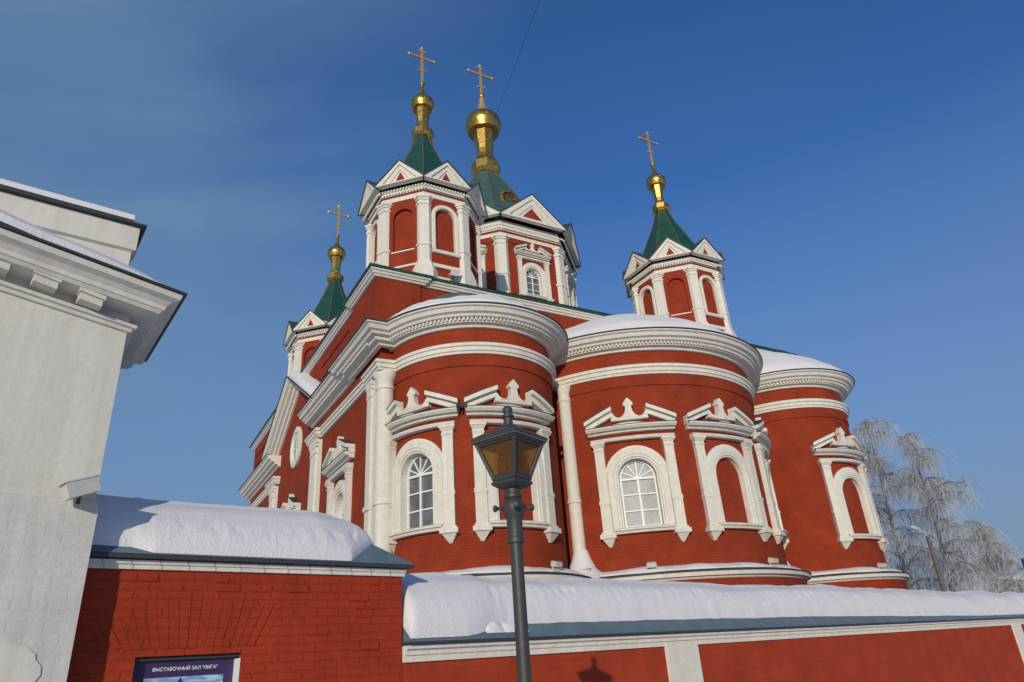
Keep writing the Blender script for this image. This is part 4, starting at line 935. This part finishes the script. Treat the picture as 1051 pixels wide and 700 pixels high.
def sq(r, z): return [tuple(v * r + Vector((0, 0, zl(z)))) for v in (ca, cb, -ca, -cb)]
def sqloft(name, levels, mm='iron', parent=lamp):
    q = MB(); Ls = [sq(r, z) for r, z in levels]
    for a, b in zip(Ls, Ls[1:]):
        for i in range(4): q.face([a[i], a[(i + 1) % 4], b[(i + 1) % 4], b[i]])
    q.face(Ls[0][::-1]); q.face(Ls[-1]); return q.build(name, M[mm], parent)
sqloft('lantern_base', [(0.06, 1.132), (0.115, 1.150), (0.152, 1.172), (0.152, 1.188), (0.138, 1.196), (0.148, 1.205), (0.148, 1.222), (0.10, 1.226)])
fr = MB()
ZB, ZT, rB, rT = 1.222, 1.468, 0.136, 0.246
lev = lambda z: rB + (rT - rB) * (z - ZB) / (ZT - ZB)
for v in (ca, cb, -ca, -cb): 
    tube(fr, [tuple(v * (rB - 0.004) + Vector((0, 0, zl(ZB)))), tuple(v * (rT - 0.004) + Vector((0, 0, zl(ZT))))], 0.017, 8)
def rail(z, th):
    P_ = sq(lev(z) - 0.004, z)
    for i in range(4): tube(fr, [P_[i], P_[(i + 1) % 4]], th, 6)
rail(ZB + 0.010, 0.012); rail(ZT - 0.008, 0.012)
lan = fr.build('lantern_frame', M['iron'], lamp)
for i, (a, b) in enumerate(((ca, cb), (cb, -ca), (-ca, -cb), (-cb, ca))):
    q = MB(); e = 0.010
    P_ = [a * (rB - e) + Vector((0, 0, zl(ZB))), b * (rB - e) + Vector((0, 0, zl(ZB))), b * (rT - e) + Vector((0, 0, zl(ZT))), a * (rT - e) + Vector((0, 0, zl(ZT)))]
    q.face([tuple(p) for p in P_]); q.build('pane', M['pane'], lan)
q = MB(); Ls = [sq(r, z) for r, z in [(0.20, 1.455), (0.262, 1.466), (0.276, 1.482), (0.290, 1.498), (0.292, 1.512), (0.282, 1.520), (0.10, 1.600), (0.075, 1.612)]]
for a, b in zip(Ls, Ls[1:]):
    for i in range(4): q.face([a[i], a[(i + 1) % 4], b[(i + 1) % 4], b[i]])
q.face(Ls[0][::-1]); q.face(Ls[-1])
for i in range(4):
    a, b = Vector(sq(0.279, 1.485)[i]), Vector(sq(0.279, 1.485)[(i + 1) % 4])
    for k in range(17):
        p = a.lerp(b, (k + 0.5) / 17); lathe(q, p.x, p.y, [(0, p.z - 0.009), (0.010, p.z - 0.002), (0.010, p.z + 0.006), (0, p.z + 0.008)], 6)
q.build('lantern_roof', M['iron'], lamp)
lth('finial', [(0.055, 1.603), (0.055, 1.618), (0.036, 1.628), (0.034, 1.675), (0.046, 1.684), (0.046, 1.698), (0.030, 1.706), (0.030, 1.714), (0.040, 1.730), (0.040, 1.745), (0.030, 1.764), (0.012, 1.776), (0, 1.777)], 16)
lth('lamp_holder', [(0.0, 1.22), (0.03, 1.222), (0.03, 1.27), (0.0, 1.275)], 12)
b = MB(); Pm = Plane(0.045, 0.05, R_(-35)); box(b, Pm, -0.045, 0.045, -0.012, 0.012, zl(1.30), zl(1.42)); b.build('ballast_box', M['black'], lamp)

# ------------------------------------------------------------------ far right: birches, street light, pole, wires, roofs
def birch(x, y, h, spread, seed, label, lean=0.0):
    rnd = random.Random(seed)
    o = empty('birch_tree', (x, y, -1.65)); tag(o, label, 'tree', 'frosted birches behind the church')
    tk, tw = MB(), MB()
    top = Vector((lean * h, 0, h)); pts = []; k = 10
    for i in range(k + 1):
        t = i / k; pts.append(Vector((lean * h * t + 0.25 * math.sin(t * 5 + seed), 0.25 * math.cos(t * 4 + seed), h * t)))
    tube(tk, [tuple(p) for p in pts], [0.20 * (1 - 0.93 * i / k) + 0.015 for i in range(k + 1)], 7)
    def twig(p, d, ln, w_):
        """a thin hanging strand: three-sided"""
        n = 4; q = [Vector(p)]
        dd = d.copy()
        for i in range(n):
            dd = (dd + Vector((rnd.gauss(0, 0.10), rnd.gauss(0, 0.10), -0.55))).normalized(); q.append(q[-1] + dd * ln / n)
        a = rnd.uniform(0, math.pi); sx = Vector((math.cos(a), math.sin(a), 0)) * w_
        for i in range(n):
            w0, w1 = (1 - 0.2 * i), (1 - 0.2 * (i + 1))
            tw.face([tuple(q[i] - sx * w0), tuple(q[i] + sx * w0), tuple(q[i + 1] + sx * w1), tuple(q[i + 1] - sx * w1)])
    nl = int(17 + h * 0.9)
    for i in range(nl):
        t = 0.20 + 0.80 * (i + rnd.random()) / nl; j = min(k - 1, int(t * k)); p = pts[j].lerp(pts[j + 1], t * k - j)
        a = rnd.uniform(0, 2 * math.pi); ln = spread * (1.05 - 0.72 * t) * rnd.uniform(0.6, 1.1); d = Vector((math.cos(a), math.sin(a), 0.85)).normalized()
        bp = [p.copy()]; n = 7
        for q in range(n):
            d = (d + Vector((rnd.gauss(0, 0.16), rnd.gauss(0, 0.16), -0.20))).normalized(); bp.append(bp[-1] + d * ln / n)
        r0_ = 0.075 * (1.1 - t) + 0.012
        tube(tk, [tuple(q) for q in bp], [r0_ * (1 - 0.12 * q) for q in range(n + 1)], 5)
        for q in range(1, n + 1):
            for _ in range(3):
                sdv = (Vector((rnd.gauss(0, 1), rnd.gauss(0, 1), 0.25 + rnd.gauss(0, 0.3)))).normalized(); l2 = ln * rnd.uniform(0.18, 0.42); sp_ = [bp[q].copy()]; d2 = sdv
                for z in range(4):
                    d2 = (d2 + Vector((rnd.gauss(0, 0.15), rnd.gauss(0, 0.15), -0.30))).normalized(); sp_.append(sp_[-1] + d2 * l2 / 4)
                tube(tk, [tuple(z) for z in sp_], [0.020, 0.017, 0.014, 0.011, 0.008], 3)
                for z in sp_[1:]:
                    for _ in range(3): twig(z, Vector((rnd.gauss(0, 0.7), rnd.gauss(0, 0.7), rnd.gauss(0.1, 0.4))), rnd.uniform(0.5, 1.9) * (0.8 + 0.06 * spread), 0.012)
    tk.build('trunk', M['bark'], o, merge=False); tw.build('crown', M['frost'], o, merge=False)
def azp(az_, dist): return (math.sin(R_(az_)) * dist, math.cos(R_(az_)) * dist)
x, y = azp(27.2, 66); birch(x, y, 19.0, 6.0, 3, 'tall frosted birch half hidden behind the right apse')
x, y = azp(29.6, 62); birch(x, y, 16.0, 5.6, 11, 'frosted birch with hanging twigs behind the concrete street light')
x, y = azp(32.2, 66); birch(x, y, 9.2, 4.4, 21, 'lower frosted birch farthest right, behind the wires')
# distant street light
x, y = azp(29.0, 42); dl = empty('street_light', (x, y, -1.65)); tag(dl, 'distant concrete street light with a small angled head before the birches', 'street light')
q = MB(); tube(q, [(0, 0, 0), (0, 0, 6.0), (0.0, 0.0, 6.15)], [0.13, 0.10, 0.08], 10); q.build('pole', M['concrete'], dl, smooth=True)
q = MB(); tube(q, [(0, 0, 6.1), (-0.10, 0, 6.32), (-0.38, 0, 6.52)], 0.028, 8); q.build('arm', M['box'], dl, smooth=True)
q = MB(); tube(q, [(-0.34, 0, 6.50), (-0.42, 0, 6.55), (-0.6, 0, 6.62), (-0.72, 0, 6.66)], [0.03, 0.07, 0.08, 0.04], 8); q.build('lamp_head', M['box'], dl, smooth=True)
x, y = azp(33.95, 50); up_ = empty('utility_pole', (x, y, -1.65)); tag(up_, 'dark utility pole at the right edge carrying two wires', 'utility pole')
q = MB(); tube(q, [(0, 0, 0), (0, 0, 5.15)], [0.17, 0.14], 10); q.build('pole', M['iron'], up_)
q = MB(); box(q, Plane(0, 0, R_(20)), -0.4, 0.4, -0.05, 0.05, 4.55, 4.65); q.build('crossarm', M['iron'], up_)
ex, ey = azp(28.0, 85)
for dz_, lb in ((0.0, 'upper wire running from the utility pole behind the birches'), (-0.38, 'lower wire running from the utility pole behind the birches')):
    q = MB(); tube(q, [(x + (ex - x) * t, y + (ey - y) * t, 3.15 + dz_ - 1.6 * 4 * t * (1 - t) * 0.35 - 1.2 * t) for t in [i / 14 for i in range(15)]], 0.013, 4)
    tag(q.build('overhead_wire', M['cable'], None), lb, 'wire', 'wires on the utility pole')
x, y = azp(33.5, 120); fb = empty('distant_house', (x, y, -1.65), R_(-25)); tag(fb, 'distant low ochre house with a snowy roof at the right horizon', 'house')
m = Plane(0, 0, 0); q = MB(); box(q, m, -9, 9, -4, 4, 0, 6.0); q.build('wall', M['far'], fb)
q = MB(); A = [(-9.5, -4.5, 6.002), (-9.5, 4.5, 6.002), (-9.5, 0, 8.0)]; B = [(9.5,) + p[1:] for p in A]; loft(q, m, A, B); q.build('roof', M['snow'], fb)
for i in range(5):
    q = MB(); box(q, m, -7.2 + 3.4 * i, -6.0 + 3.4 * i, 3.99, 4.04, 2.6, 4.2); q.build('window', M['glass'], fb)
# cable from the central dome passing overhead
a = Vector((-0.30, 36.45, 33.1)); b_ = Vector((math.sin(R_(5.94)) * 21.5, math.cos(R_(5.94)) * 21.5, 21.5 * math.tan(R_(50.73)))); e_ = b_ + (b_ - a) * 0.9
q = MB(); n = 24; tube(q, [tuple(a.lerp(e_, i / n) - Vector((0, 0, 0.12 * math.sin(math.pi * i / n)))) for i in range(n + 1)], 0.010, 4)
tag(q.build('overhead_cable', M['cable'], None), 'thin dark cable running from the central gilded dome up and overhead', 'cable')
